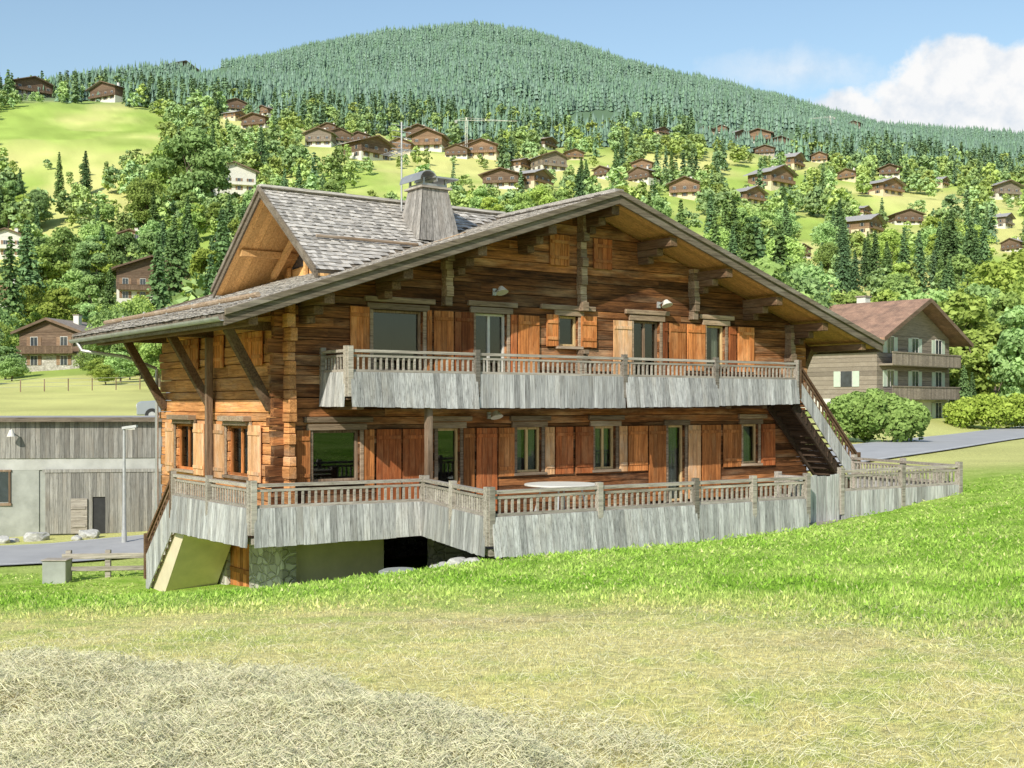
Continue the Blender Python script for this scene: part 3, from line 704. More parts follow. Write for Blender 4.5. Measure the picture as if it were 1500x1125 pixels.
# ---- railings
def railing(R,B,P,Q,zbP,zbQ,out,mid=.42,posts=2.3,flare=.1,gap=.135,boards=True):
    P=Vector(P);Q=Vector(Q);d=Q-P;L_=math.hypot(d.x,d.y);o=Vector((out[0],out[1],0)).normalized()
    R.beam(P,Q,.13,.06); R.beam(P+Vector((0,0,-mid)),Q+Vector((0,0,-mid)),.08,.07); R.beam(P+Vector((0,0,-.1)),Q+Vector((0,0,-.1)),.05,.05)
    k=max(1,round(L_/posts))
    for i in range(k+1):
        c=P+d*(i/k)
        R.beam(c+o*.04+Vector((0,0,.1)),c+o*.04+Vector((0,0,-.95)),.115,.115)
    m=int(L_/gap)
    for i in range(m):
        c=P+d*((i+.5)/m)
        R.beam(c+Vector((0,0,-.12)),c+Vector((0,0,-mid+.03)),.045,.03,up=o)
    if boards:
        m=int(L_/.14)
        for i in range(m):
            t0=i/m;t1=(i+1)/m-.008/L_
            ca=P+d*t0;cb_=P+d*t1; za=zbP+(zbQ-zbP)*t0;zb_=zbP+(zbQ-zbP)*t1; j=random.uniform(-.008,.008)
            fl=flare+random.uniform(-.006,.01); th=.028
            ta=ca+Vector((0,0,-mid-.02));tb=cb_+Vector((0,0,-mid-.02))
            A0=Vector((ca.x,ca.y,za+j))+o*fl;B0=Vector((cb_.x,cb_.y,zb_+j))+o*(fl+random.uniform(-.003,.003))
            B.hexa([A0,B0,B0+o*th,A0+o*th,ta+o*.05,tb+o*.05,tb+o*(.05+th),ta+o*(.05+th)])
R=MB(M['rail']);B=MB(M['board'])
z=2.82; ob=-1.12
xs=[.95,4.1,8.4,11.5,14.6]; zb_=[(1.66,1.61),(1.63,1.62),(1.64,1.65),(1.67,1.72)]; fl=[.14,.07,.14,.1]
for i in range(4): railing(R,B,(xs[i],ob,z),(xs[i+1],ob,z),zb_[i][0],zb_[i][1],(0,-1),flare=fl[i],posts=3.2)
railing(R,B,(.95,ob,z),(.95,0,z),1.66,1.66,(-1,0),flare=.1,posts=2)
BR=MB(M['beamy'])
BR.box(.9,14.7,ob-.02,-.02,1.8,1.85)
for x in np.arange(1.2,14.7,1.35): BR.box(x-.09,x+.09,ob-.02,.1,1.6,1.79)
BAL=part(BR,'balcony',.01)
part(R,'balcony_railing',0,BAL); part(B,'balcony_boarding',0,BAL)
ps=MB(M['beamz']); ps.box(2.83,2.97,-1.15,-1.01,-.85,1.8); part(ps,'balcony_post',.01)
R=MB(M['beam']);B=MB(M['board']);T=MB(M['dark'])
railing(R,B,(14.65,ob,2.82),(17.15,ob,.25),1.9,-.75,(0,-1),flare=.05,posts=2.5,mid=.42)
for i in range(14):
    t=i/14; x=14.7+2.5*t; zz=1.75-2.6*t; T.box(x,x+.27,ob+.03,-.1,zz-.05,zz); T.box(x+.0,x+.02,ob+.03,-.1,zz-.2,zz-.052)
T.beam((14.6,ob+.1,1.7),(17.2,ob+.1,-.9),.07,.26);T.beam((14.6,-.15,1.7),(17.2,-.15,-.9),.07,.26)
ST=part(T,'staircase'); part(R,'stair_railing',0,ST); part(B,'stair_boarding',0,ST)
DKP=[(-1.33,2.75),(-1.33,-1.5),(2.3,-1.9),(1.4,-5.6),(9.5,-6.0),(14.6,-6.3),(15.9,-2.0),(15.9,.28),(.0,.28),(-.03,2.75)]
dk=MB(M['rail']); dk.prism([(x,y,-1.0) for x,y in DKP],(0,0,.13)); DK=part(dk,'terrace')
R=MB(M['rail']);B=MB(M['board'])
zt=.14
def seg(R,B,p,q,z0,z1,zp,zq,o_,**k): railing(R,B,(p[0],p[1],zp),(q[0],q[1],zq),z0,z1,o_,**k)
seg(R,B,DKP[0],DKP[1],-1.1,-1.05,zt,zt,(-1,0),posts=2.1)
seg(R,B,DKP[1],DKP[2],-1.05,-1.0,zt,zt,(0,-1),posts=3.4)
seg(R,B,DKP[2],DKP[3],-1.0,-1.0,zt,zt,(-1,0),posts=1.9)
seg(R,B,DKP[3],(6.2,-5.82),-1.0,-1.12,zt,zt,(0,-1),posts=2.3,flare=.16)
seg(R,B,(6.2,-5.82),(9.3,-6.0),-1.1,-1.1,zt,zt,(0,-1),posts=2.0,flare=.1)
seg(R,B,(9.3,-6.0),(9.3,-5.2),-1,-1,zt,zt,(1,0),posts=1)
part(R,'terrace_railing',0,DK); part(B,'terrace_boarding',0,DK)
R=MB(M['rail']);B=MB(M['board'])
seg(R,B,(10.9,-5.6),(14.6,-6.1),-1.0,-.95,.2,.24,(0,-1),posts=1.9,flare=.05)
seg(R,B,(14.6,-6.1),(15.9,-2.0),-.95,-.9,.24,.24,(1,0),posts=2.2,flare=.05)
part(R,'terrace_railing',0,DK); part(B,'terrace_boarding',0,DK)
R=MB(M['beam']);B=MB(M['board'])
seg(R,B,(-1.33,2.78),(-1.33,4.5),-1.1,-2.75,zt,-1.4,(-1,0),posts=1.7,flare=.03)
part(R,'stair_railing',0,DK); part(B,'stair_boarding',0,DK)
G=MB(M['board'])
x=9.35
while x<10.85: G.box(x,x+.13,-5.66,-5.63,-.95+random.uniform(-.02,.02),.13+random.uniform(-.02,.03)); x+=.15
G.box(9.3,10.9,-5.62,-5.57,-.1,-.02);G.box(9.3,10.9,-5.62,-5.57,-.75,-.67)
part(G,'gate',0,DK)
SS=MB(M['cream'])
for i in range(9):
    t=i/9;y=2.78+1.72*t; zt_=-.87-1.55*(i+1)/9; SS.box(-1.27,-.05,y,y+1.72/9-.002,zt_-.35,zt_)
SS.prism([(-1.28,2.2,-1.02),(-1.28,2.76,-1.02),(-1.28,4.5,-2.66),(-1.28,4.5,-3.0),(-1.28,3.9,-3.0)],(1.2,0,0))
SS.box(-1.2,-.1,4.5,4.8,-3,-2.5)
part(SS,'concrete_stair')
def sconce(x,z):
    l=MB(M['steel'],M['plaster']); l.cyl((x,-.03,z),(x,-.3,z+.1),.018,n=8); l.cyl((x,-.3,z+.1),(x,-.36,z-.04),.05,.15,n=14,mi=1); l.box(x-.05,x+.05,-.05,-.0,z-.08,z+.08)
    part(l,'wall_lamp')
sconce(5.35,4.35); sconce(10.55,4.3); sconce(5.2,1.45)
tx,ty=loc2w(6.2,-1.5)
tbo=empty('patio_table',(tx,ty,-.87),ANG); top(tbo,"pale round patio table standing on the wooden terrace","table")
a=MB(M['plaster']); a.cyl((0,0,.72),(0,0,.76),.85,.85,n=32); a.obj('table_top',tbo,bevel=.008)
for dx in(-.45,.45):
    for dy in(-.45,.45):
        a=MB(M['steel']); a.cyl((dx,dy,0),(dx*.7,dy*.7,.72),.022,n=8); a.obj('leg',tbo)
# ------------------------------------------------------------------ generic chalet
def chalet(pos,rz,Wd,D,base,wall,pitch,oh,wm,rfm,bm_,parts=True,balc=1,fl=2,shm='wd',seed=0,name='house'):
    random.seed(seed)
    hb=base;hw=wall;ap=pitch*Wd/2
    bmesh_=MB(M[bm_]); bmesh_.box(0,Wd,0,D,-2.5,hb)
    wl=MB(M[wm])
    z=hb
    while z<hb+hw-.01:
        z2=min(z+.35,hb+hw); e=.02
        wl.box(-e,Wd+e,-e,D+e,z,z2-.02); z=z2
    wl.prism([(-.02,-.02,hb+hw),(Wd+.02,-.02,hb+hw),(Wd/2,-.02,hb+hw+ap)],(0,D+.04,0))
    rf_=MB(M[rfm],M['wd']); 
    for s_ in(-1,1):
        xr=Wd/2;xe=xr+s_*(Wd/2+oh);zr=hb+hw+ap+.05;ze=zr-pitch*(Wd/2+oh)
        rf_.hexa([(xr,-oh,zr+.05),(xe,-oh,ze+.05),(xe,D+oh,ze+.05),(xr,D+oh,zr+.05),(xr,-oh,zr+.22),(xe,-oh,ze+.22),(xe,D+oh,ze+.22),(xr,D+oh,zr+.22)])
        rf_.hexa([(xr,-oh-.05,zr-.1),(xe,-oh-.05,ze-.1),(xe,-oh-.01,ze-.1),(xr,-oh-.01,zr-.1),(xr,-oh-.05,zr+.25),(xe,-oh-.05,ze+.25),(xe,-oh-.01,ze+.25),(xr,-oh-.01,zr+.25)],1)
    ck=MB(M['plaster'],M['rs']); ck.box(Wd*.62,Wd*.62+.8,D*.5,D*.5+.8,hb+hw,hb+hw+ap+.9); ck.box(Wd*.62-.1,Wd*.62+.9,D*.5-.1,D*.5+.9,hb+hw+ap+.9,hb+hw+ap+1.0,mapI,1)
    bl=MB(M[wm],M['wd'])
    lv=[hb+.05+k*2.6 for k in range(balc)]
    for zz in lv:
        bl.box(.3,Wd-.3,-1.15,-.03,zz-.15,zz); 
        x=.3
        while x<Wd-.3: bl.box(x,x+.2,-1.17,-1.13,zz-.1,zz+.8); x+=.24
        bl.box(.25,Wd-.25,-1.22,-1.1,zz+.8,zz+.9)
    wins=[]
    nf=max(2,int(Wd/3.2))
    for k in range(fl):
        zz=hb+.9+(k-1)*2.6 if k else max(.6,hb-1.6)
        if zz+1.3>hb+hw+ap*.35: continue
        for i in range(nf):
            x=Wd*(i+.5)/nf; w_=MB(M['glassd'],M['framew'],M[shm])
            w_.box(x-.5,x+.5,-.06,-.03,zz,zz+1.25); w_.box(x-.55,x-.5,-.09,-.03,zz,zz+1.25,mapI,1);w_.box(x+.5,x+.55,-.09,-.03,zz,zz+1.25,mapI,1);w_.box(x-.55,x+.55,-.09,-.03,zz+1.25,zz+1.32,mapI,1);w_.box(x-.02,x+.02,-.085,-.03,zz,zz+1.25,mapI,1)
            w_.box(x-1.1,x-.57,-.08,-.03,zz,zz+1.25,mapI,2);w_.box(x+.57,x+1.1,-.08,-.03,zz,zz+1.25,mapI,2); wins.append(w_)
        for i in range(2):
            y=D*(i+.5)/2; w_=MB(M['glassd'],M['framew'],M[shm])
            w_.box(-.06,-.03,y-.5,y+.5,zz,zz+1.2); w_.box(-.09,-.03,y-.55,y-.5,zz,zz+1.2,mapI,1); w_.box(-.09,-.03,y+.5,y+.55,zz,zz+1.2,mapI,1); w_.box(-.08,-.03,y-1.1,y-.57,zz,zz+1.2,mapI,2); w_.box(-.08,-.03,y+.57,y+1.1,zz,zz+1.2,mapI,2)
            wins.append(w_)
    off=Vector((-Wd/2,0,0))
    if parts:
        root=empty(name,pos,rz)
        def ad(mb,nm,par=None): return mb.obj(nm,par or root,off if par is None else (0,0,0))
        ad(bmesh_,'base');ad(wl,'wall');ro=ad(rf_,'roof');ad(ck,'chimney',ro)
        if balc: ad(bl,'balcony')
        for w_ in wins: ad(w_,'window')
        return root
    mats=[];all_=MB()
    for mb in [bmesh_,wl,rf_,ck]+([bl] if balc else [])+wins:
        b=len(all_.v);mb_i=[]
        for m_ in mb.mats:
            if m_ not in mats: mats.append(m_)
            mb_i.append(mats.index(m_))
        all_.v+=[(v[0]-Wd/2,v[1],v[2]) for v in mb.v]; all_.f+=[tuple(b+i for i in f) for f in mb.f]; all_.t+=mb.t; all_.m+=[mb_i[i] for i in mb.m]
    all_.mats=mats
    return all_
nh=chalet((32.0,95,-.3),math.radians(44),11.8,10.2,2.5,4.9,.46,1.4,'wg','rt','plaster',True,2,3,'sh_green',5,'house')
top(nh,"three storey grey-brown timber house with brown tile roof and balconies","house")
def locate(px,py,lo=62,hi=1200):
    Ys=np.exp(np.linspace(math.log(lo),math.log(hi),500)); X=(px-750)/F*Ys
    z=H(X,Ys); yi=593-F*(z-CAMZ)/Ys
    k=np.argmax(yi<=py) if (yi<=py).any() else len(Ys)-1
    return X[k],Ys[k],z[k]
HOUSES=[]
near_specs=[(72,543,112,'wd','rs','stone',-12,"dark timber chalet with brown roof and stone garage base"),
 (222,452,112,'wd','rs','plaster',18,"dark timber chalet with broad brown roof among trees"),
 (4,452,60,'wm','rs','plaster',5,"brown chalet with pale base beside trees"),
 (8,380,66,'plaster','rg','plaster',10,"white rendered chalet with grey roof half hidden by trees"),
 (342,288,74,'plaster','rg','plaster',20,"pale stone house with grey slate roof on the hillside"),
 (190,366,44,'wm','rt','plaster',10,"small brown house with brown tile roof among trees")]
for i,(px,py,wp,wm,rm_,bm_,ra_,lab) in enumerate(near_specs):
    X,Y,Z=locate(px,py); Wd=wp*Y/F/1.15
    HOUSES.append((px,py,Y,wp/2))
    h=chalet((X,Y,Z),math.radians(ra_),Wd,Wd*.9,Wd*.26,Wd*.32,.36,Wd*.09,wm,rm_,bm_,True,1,2,'wm',i+20)
    top(h,lab,"house")
protos=[]
for i,(wm,rm_,bm_,w_,hw_) in enumerate([('wm','rs','plaster',12,3.6),('wd','rs','stone',13,3.4),('wg','rg','plaster',11,3.8),('wd','rg','plaster',14,4.2),('wm','rg','cream',12,3.2),('wd','rs','plaster',11,3.4)]):
    protos.append((chalet((0,0,0),0,w_,w_*.85,1.9,hw_,.38,1.3,wm,rm_,bm_,False,1,2,'wd',40+i).mesh('hillside_chalet'),w_+2.6))
hs=[(50,143,62),(150,150,60),(270,100,56),(345,165,36),(371,190,44),(352,178,30),(384,172,28),(466,216,44),(497,212,40),(551,236,64),(585,226,40),(625,222,60),(612,208,44),(668,232,38),(705,232,52),(733,277,58),(795,277,58),(812,252,46),(770,250,34),(842,236,34),(806,220,36),(940,252,36),(935,268,40),(972,199,26),(1003,292,56),(1031,199,26),(1056,196,22),(1086,212,38),(1110,212,40),(1143,218,36),(1146,278,62),(1170,250,44),(1107,302,52),(1120,228,30),(1283,346,62),(1332,330,44),(1308,288,54),(1303,262,36),(1240,266,34),(1200,240,30),(1478,292,48),(1478,336,40),(1225,195,24),(1176,378,36),(525,212,34),(480,196,30),(880,262,32),(1385,275,30),(1250,190,22),(690,222,30),(1480,370,36),(1270,318,30),(650,216,36)]
random.seed(3)
labs=["brown timber hillside chalet with pale base and brown roof","dark timber hillside chalet with stone base","grey timber hillside chalet with slate roof","large dark hillside chalet with grey roof","brown timber chalet with beige base and grey roof","dark hillside chalet with brown roof and white base"]
for i,(px,py,wp) in enumerate(hs):
    X,Y,Z=locate(px,py,110,1150); k=random.randrange(6); me,w0=protos[k]; HOUSES.append((px,py,Y,wp/2))
    o=link(bpy.data.objects.new('hillside_chalet',me)); s_=wp*Y/F/w0; o.location=(X,Y,Z+.3*s_); o.scale=(s_*random.uniform(.9,1.15),s_,s_*random.uniform(.9,1.1)); o.rotation_euler=(0,0,math.radians(random.choice([-40,-25,-10,15,30,45,60]))-math.atan2(X,Y)*.5)
    top(o,labs[k],"house","chalets scattered on the hillside")
# ------------------------------------------------------------------ barn etc.
bx,by=-13.2,46.6; ba=math.atan2(.15,1.0)
barn=empty('barn',(bx,by,-3.4),ba); top(barn,"low grey barn with timber siding above stained concrete and wooden gates","barn")
def bp(mb,nm,par=None,bv=0): return mb.obj(nm,par or barn,(0,0,0),bv)
w_=MB(M['concrete'],M['concreted'])
w_.box(-26,0,.0,9,-.5,3.05); w_.box(-26,.0,-.06,-.001,2.6,3.05,mapI,1); w_.box(-26,-5.0,-.05,-.001,-.5,2.6,mapI,0); bp(w_,'wall')
w_=MB(M['bg']); x=-26
while x<-.02: w_.box(x,x+.17,-.1-random.uniform(0,.012),-.0,3.05,4.5); x+=.18
x=0.02
while x<9: w_.box(-.05,.05,x,x+.17,3.05,4.5); x+=.18
bp(w_,'timber_siding')
w_=MB(M['rg'],M['fascia']); w_.box(-26.3,.3,-.4,9.3,4.52,4.6); w_.box(-26.3,.3,-.42,-.4,4.45,4.62,mapI,1); bp(w_,'roof')
w_=MB(M['bg']); x=-4.75
while x<-.15:
    if not (-3.15<x<-2.6): w_.box(x,x+.15,-.12-random.uniform(0,.01),-.065,.15,2.55)
    else: w_.box(x,x+.15,-.12,-.065,1.55,2.55)
    x+=.158
w_.box(-4.85,-.1,-.16,-.1,2.5,2.62); bp(w_,'gate')
w_=MB(M['rubber_shade']); w_.box(-3.15,-2.55,-.066,-.061,.12,1.56); bp(w_,'doorway_shade')  # flat black sheet painting the shade inside the open door
w_=MB(M['rail']); w_.box(-3.8,-3.2,-.2,-.16,.15,1.5); w_.box(-3.75,-3.25,-.23,-.2,.4,.5); w_.box(-3.75,-3.25,-.23,-.2,1.1,1.2); bp(w_,'door')
w_=MB(M['glassd'],M['beamz']); w_.box(-7.3,-6.1,-.08,-.055,1.4,2.5)
for x in(-7.35,-6.7,-6.1): w_.box(x,x+.07,-.11,-.052,1.35,2.55,mapI,1)
w_.box(-7.4,-6.0,-.12,-.052,2.55,2.62,mapI,1);w_.box(-7.4,-6.0,-.12,-.052,1.25,1.35,mapI,1); bp(w_,'window')
w_=MB(M['steel'],M['plaster']); w_.cyl((-5.9,-.1,4.0),(-5.9,-.5,4.15),.02,n=8); w_.cyl((-5.9,-.5,4.15),(-5.9,-.5,3.9),.06,.16,n=12,mi=1); bp(w_,'wall_lamp')
X,Y=-13.7,42.2; Z=Hs(X,Y)
sl_=empty('street_lamp',(X,Y,Z)); top(sl_,"slim grey street lamp pole beside the road","street lamp")
a=MB(M['steel']); a.cyl((0,0,0),(0,0,4.1),.07,.045,n=12); a.cyl((0,0,0),(0,0,.5),.1,.09,n=12); a.obj('pole',sl_)
a=MB(M['steel'],M['plaster']); a.beam((-.05,0,4.1),(.45,0,4.17),.2,.09); a.box(.05,.4,-.07,.07,4.05,4.09,mapI,1); a.obj('lamp_head',sl_)
Y=31.5;X=-.338*Y;Z=Hs(X,Y)
fr_=MB(M['rail'])
for dx in(-1.0,0,1.0): fr_.box(dx-.07,dx+.07,-.07,.07,-.3,.72)
fr_.box(-1.15,1.15,-.13,-.07,.5,.64);fr_.box(-1.1,1.1,-.13,-.07,.18,.3)
o=fr_.obj('barrier',None,(X,Y,Z),.01); o.rotation_euler=(0,0,.12); top(o,"low weathered timber barrier with posts beside the road","fence")
Y=30.5;X=-.381*Y;Z=Hs(X,Y)
cb_=MB(M['concrete'],M['rail']); cb_.box(-.3,.3,-.2,.2,-.2,.56); cb_.box(-.33,.33,-.23,.23,.56,.6,mapI,1); o=cb_.obj('utility_box',None,(X,Y,Z),.015); top(o,"small concrete utility box at the meadow edge","utility box")
X,Y=-.0943*20.6,20.6; lid=MB(M['concrete']); lid.cyl((0,0,-.1),(0,0,.06),.36,n=28); lid.cyl((0,0,.06),(0,0,.085),.3,n=28)
o=lid.obj('manhole_cover',None,(X,Y,Hs(X,Y)+.03),.006); top(o,"round concrete manhole cover set in the grass","manhole cover")
def rock(X,Y,s_,seed,lab="pale boulder lying on the grass beside the road"):
    r_=random.Random(seed); bm=bmesh.new(); bmesh.ops.create_icosphere(bm,subdivisions=3,radius=1)
    pl=[Vector((r_.gauss(0,1),r_.gauss(0,1),r_.gauss(0,1))).normalized() for _ in range(14)]
    for v in bm.verts:
        k=1
        for q in pl:
            d=v.co.dot(q)
            if d>.72: k=min(k,.72/d)
        v.co=v.co*k*(1+.03*math.sin(v.co.x*9+seed)+.03*math.sin(v.co.z*11))
    me=bpy.data.meshes.new('boulder'); bm.to_mesh(me);bm.free(); me.materials.append(M['rock'])
    o=link(bpy.data.objects.new('boulder',me)); o.location=(X,Y,Hs(X,Y)+s_*.25); o.scale=(s_*1.3,s_,s_*.7); o.rotation_euler=(0,0,seed); top(o,lab,"rock","boulders along the verge")
for px,Y,s_,sd_ in [(55,44,.42,1),(5,43,.3,2),(130,44.3,.38,3),(20,43.6,.2,8),(112,43.6,.22,9)]: rock((px-750)/F*Y,Y,s_,sd_)
for px,Y,s_,sd_ in [(652,22.6,.22,4),(672,22.2,.26,5),(695,21.8,.2,6),(640,23.3,.2,7),(662,22.0,.14,12)]: rock((px-750)/F*Y,Y,s_,sd_,"grey stone in the rubble heap under the terrace")
def car(X,Y,rz):
    root=empty('parked_car',(X,Y,Hs(X,Y)),rz); top(root,"grey off-road car parked on the grass behind the chalet","car")
    pm=plain('grey_car_paint',(.35,.38,.4),(.32,.35,.37),1,.3,.3,bump=0); b=MB(pm)
    prof=[(-2.1,.35),(-2.1,.95),(-1.9,1.05),(-1.0,1.1),(-.5,1.7),(1.7,1.75),(2.05,1.1),(2.1,.35)]
    b.prism([(x,-.85,z) for x,z in prof],(0,1.7,0)); b.obj('body',root,bevel=.05)
    g=MB(M['glassd']); 
    for y in(-.862,.85): g.prism([(-.75,y,1.15),(-.42,y,1.6),(1.6,y,1.62),(1.8,y,1.15)],(0,.012,0))
    g.obj('side_window',root); g=MB(M['glassd']); g.hexa([(-1.02,-.72,1.13),(-1.02,.72,1.13),(-.98,.72,1.13),(-.98,-.72,1.13),(-.55,-.68,1.64),(-.55,.68,1.64),(-.52,.68,1.64),(-.52,-.68,1.64)]); g.obj('windscreen',root)
    for x in(-1.35,1.35):
        for y in(-.87,.67):
            w=MB(M['rubber_shade'],M['steel']); w.cyl((x,y,.35),(x,y+.2,.35),.35,n=20); w.cyl((x,y-.01,.35),(x,y+.21,.35),.18,n=14,mi=1); w.obj('wheel',root)
    for y in(-.6,.6):
        l=MB(M['paint']); l.cyl((-2.1,y,.8),(-2.13,y,.8),.11,n=14); l.obj('headlight',root)
car(-.277*61,61,math.radians(12))
def wfence(pts,h=1.1):
    f_=MB(M['beamz'],M['steel']); P_=[Vector((x,y,Hs(x,y))) for x,y in pts]; o0=P_[0].copy()
    for p in P_: f_.cyl(p-o0,p-o0+Vector((0,0,h)),.05,n=6)
    for a,b_ in zip(P_[:-1],P_[1:]):
        for k in(.4,.7,1.0): f_.cyl(a-o0+Vector((0,0,k*h)),b_-o0+Vector((0,0,k*h)),.012,n=4,mi=1)
    o=f_.obj('fence',None,o0); top(o,"wire fence on timber posts across the pasture","fence")
wfence([((px-750)/F*(104+px*.02),104+px*.02) for px in range(-40,240,35)])
def crane(px,py,hpx,jib,rz):
    X,Y,Z=locate(px,py,110,1000); s_=Y/F; r_=empty('tower_crane',(X,Y,Z),rz); top(r_,"slender pale tower crane standing among hillside chalets","crane","construction cranes")
    m_=MB(M['plaster']); hh=hpx*s_; w=.9
    for dx in(-w/2,w/2):
        for dy in(-w/2,w/2): m_.beam((dx,dy,0),(dx,dy,hh),.14,.14)
    k=0
    while k<hh-1: m_.beam((-w/2,-w/2,k),(w/2,-w/2,k+1),.08,.08); m_.beam((-w/2,w/2,k+1),(w/2,w/2,k),.08,.08); k+=1
    m_.obj('mast',r_)
    j=MB(M['plaster']); J=jib*s_; j.beam((-J*.2,0,hh),(J,0,hh),.4,.1); j.beam((0,0,hh+1.2),(J*.8,0,hh+.1),.08,.08); j.beam((0,0,hh+1.2),(-J*.2,0,hh+.1),.08,.08); j.beam((0,0,hh),(0,0,hh+1.3),.5,.5)
    for k in range(14): j.beam((J*k/14,0,hh),(J*(k+.5)/14,0,hh+.7*(1-k/14)+.1),.07,.07)
    j.obj('jib',r_)
    c=MB(M['concrete']); c.box(-J*.2-.6,-J*.2+.6,-.5,.5,hh-1.2,hh); c.obj('counterweight',r_)
crane(683,232,55,75,.05); crane(1216,195,22,30,math.pi-.2)
# ------------------------------------------------------------------ trees
def ring(n_): a=rng.uniform(0,2*np.pi,n_); z=rng.uniform(-1,1,n_); r=np.sqrt(1-z*z); return np.stack([r*np.cos(a),r*np.sin(a),z],-1)
def leafquads(pos,nrm,size):
    n_=len(pos); nd=nrm+ring(n_)*.9; nd/=np.linalg.norm(nd,axis=1,keepdims=True)
    t=np.cross(nd,ring(n_)); t/=np.linalg.norm(t,axis=1,keepdims=True)+1e-9; b=np.cross(nd,t)
    v=np.empty((n_,4,3)); s=size[:,None]
    for k,(a,c) in enumerate(((-1,-.3),(.1,-1),(1,.25),(-.15,1))):
        v[:,k]=pos+t*s*(a+rng.uniform(-.35,.35,(n_,1)))+b*s*(c+rng.uniform(-.35,.35,(n_,1)))
    return v.reshape(-1,3),np.arange(4*n_).reshape(n_,4)
def broad(nl,size,hgt=10,wid=3.3,nb=26,low=.12):
    z=rng.uniform(0,1,nb); a=rng.uniform(0,2*np.pi,nb)
    prof=np.sin(np.pi*np.clip(z*.82+.14,0,1))**.7
    rad=wid*prof*rng.uniform(.3,.8,nb)
    c=np.stack([np.cos(a)*rad,np.sin(a)*rad,hgt*(low+.08)+z*hgt*(.9-low-.08)],-1)
    R_=rng.uniform(.22,.42,nb)*wid*(.6+.4*prof)
    bi=rng.choice(nb,nl,p=R_**2/(R_**2).sum()); d=ring(nl); d[:,2]=np.where(d[:,2]<-.3,-d[:,2],d[:,2])
    rr_=R_[bi]*(.7+.42*rng.random(nl)**.7)*(1+.25*np.sin(d[:,0]*7+bi)*np.sin(d[:,1]*8+bi*2)); pos=c[bi]+d*rr_[:,None]*np.array([1,1,.9])
    v,f=leafquads(pos,d,size*rng.uniform(.5,1.3,nl))
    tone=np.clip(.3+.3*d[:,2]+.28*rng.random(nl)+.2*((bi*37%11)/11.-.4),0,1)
    return v,f,tone,c
def trunkmesh(c,hgt=10,r=.22):
    mb=MB(M['bark']); cur=Vector((0,0,-.6))
    for i,zf in enumerate([.15,.32,.5,.68]):
        nx_=Vector((random.uniform(-.15,.15),random.uniform(-.15,.15),hgt*zf)); mb.cyl(cur,nx_,r*(1-.22*i),r*(1-.22*(i+1)),n=8); cur=nx_
        for _ in range(3):
            t=Vector(c[random.randrange(len(c))]); mb.cyl(nx_,nx_.lerp(t,.8),r*.4*(1-.2*i),r*.1,n=5)
    return mb
def conif(tiers,nbr,sub,hgt=13,wid=2.3,sz=.42):
    P_=[];D_=[];T_=[]
    for k in range(tiers):
        zf=(k+.5)/tiers; z=hgt*(.08+.92*zf); R0=wid*(1-zf)**.85+.12
        for j in range(nbr):
            a=rng.uniform(0,2*np.pi); Rb=R0*rng.uniform(.72,1.12)
            for s_ in range(sub):
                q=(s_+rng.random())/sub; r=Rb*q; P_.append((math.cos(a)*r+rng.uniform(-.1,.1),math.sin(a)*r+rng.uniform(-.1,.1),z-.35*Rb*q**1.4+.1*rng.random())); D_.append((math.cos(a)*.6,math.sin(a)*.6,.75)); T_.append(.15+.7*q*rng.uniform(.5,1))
    P_=np.array(P_);D_=np.array(D_); D_/=np.linalg.norm(D_,axis=1,keepdims=True)
    v,f=leafquads(P_,D_,sz*rng.uniform(.6,1.2,len(P_))*(.55+.45*(1-P_[:,2]/hgt)))
    return v,f,np.clip(np.array(T_),0,1)
BRO=[];CON=[]
random.seed(9)
for i in range(7):
    w_=[3.3,3.9,2.6,4.3,3.0,3.5,2.3][i]; v,f,t,c=broad(7000,.18,10,w_,[34,44,30,46,32,60,26][i])
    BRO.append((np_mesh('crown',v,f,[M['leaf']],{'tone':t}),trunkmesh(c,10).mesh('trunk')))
for i in range(3):
    v,f,t=conif(30,13,7,13,[2.2,2.7,1.9][i],.3)
    tm=MB(M['bark']); tm.cyl((0,0,-.6),(0,0,12),.24,.04,n=8); CON.append((np_mesh('crown',v,f,[M['leafc']],{'tone':t}),tm.mesh('trunk')))
PAST=[(110,192,140,40),(650,266,130,17),(870,178,46,15),(1310,303,70,17),(50,578,190,32),(1475,388,50,19),(320,108,38,9),(1010,342,40,13),(480,246,48,13),(550,288,90,12),(90,352,34,9),(1090,262,40,8),(1400,300,40,10),(1190,330,34,9),(880,240,36,8),(700,196,40,6)]
def ok_tree(X,Y,Z,hgt,wid):
    px=750+F*X/Y; py=593-F*(Z-CAMZ)/Y; tp=593-F*(Z+hgt-CAMZ)/Y; wp=wid*F/Y
    for (cx_,cy_,rx,ry) in PAST:
        if ((px-cx_)/rx)**2+((py-cy_)/ry)**2<1: return False
        if cx_<200 and py>cy_ and abs(px-cx_)<rx*.9 and tp<cy_+ry*.5: return False
        if cx_>400 and py>cy_ and abs(px-cx_)<rx*.75 and tp<cy_ and rng.random()<.7: return False
    for (hx,hy,hY,hw) in HOUSES+[(1310,600,95,105)]:
        if abs(px-hx)<hw*.9+wp*.35:
            if abs(Y-hY)<hw*hY/F*1.3 and abs(px-hx)<hw+wp*.2: return False
            if Y<=hY and tp<hy-(6 if hY>91 and hY<96 else hw*.4): return False
    return True
cand=[]
NC=21000
pxs=rng.uniform(-260,1760,NC); Ys=np.exp(rng.uniform(math.log(98),math.log(700),NC)); Xs=(pxs-750)/F*Ys; Zs=H(Xs,Ys)
dn=fbm(Xs/38,Ys/38,61); cn_=fbm(Xs/80,Ys/80,71)
rd,_=roaddist(Xs,Ys)
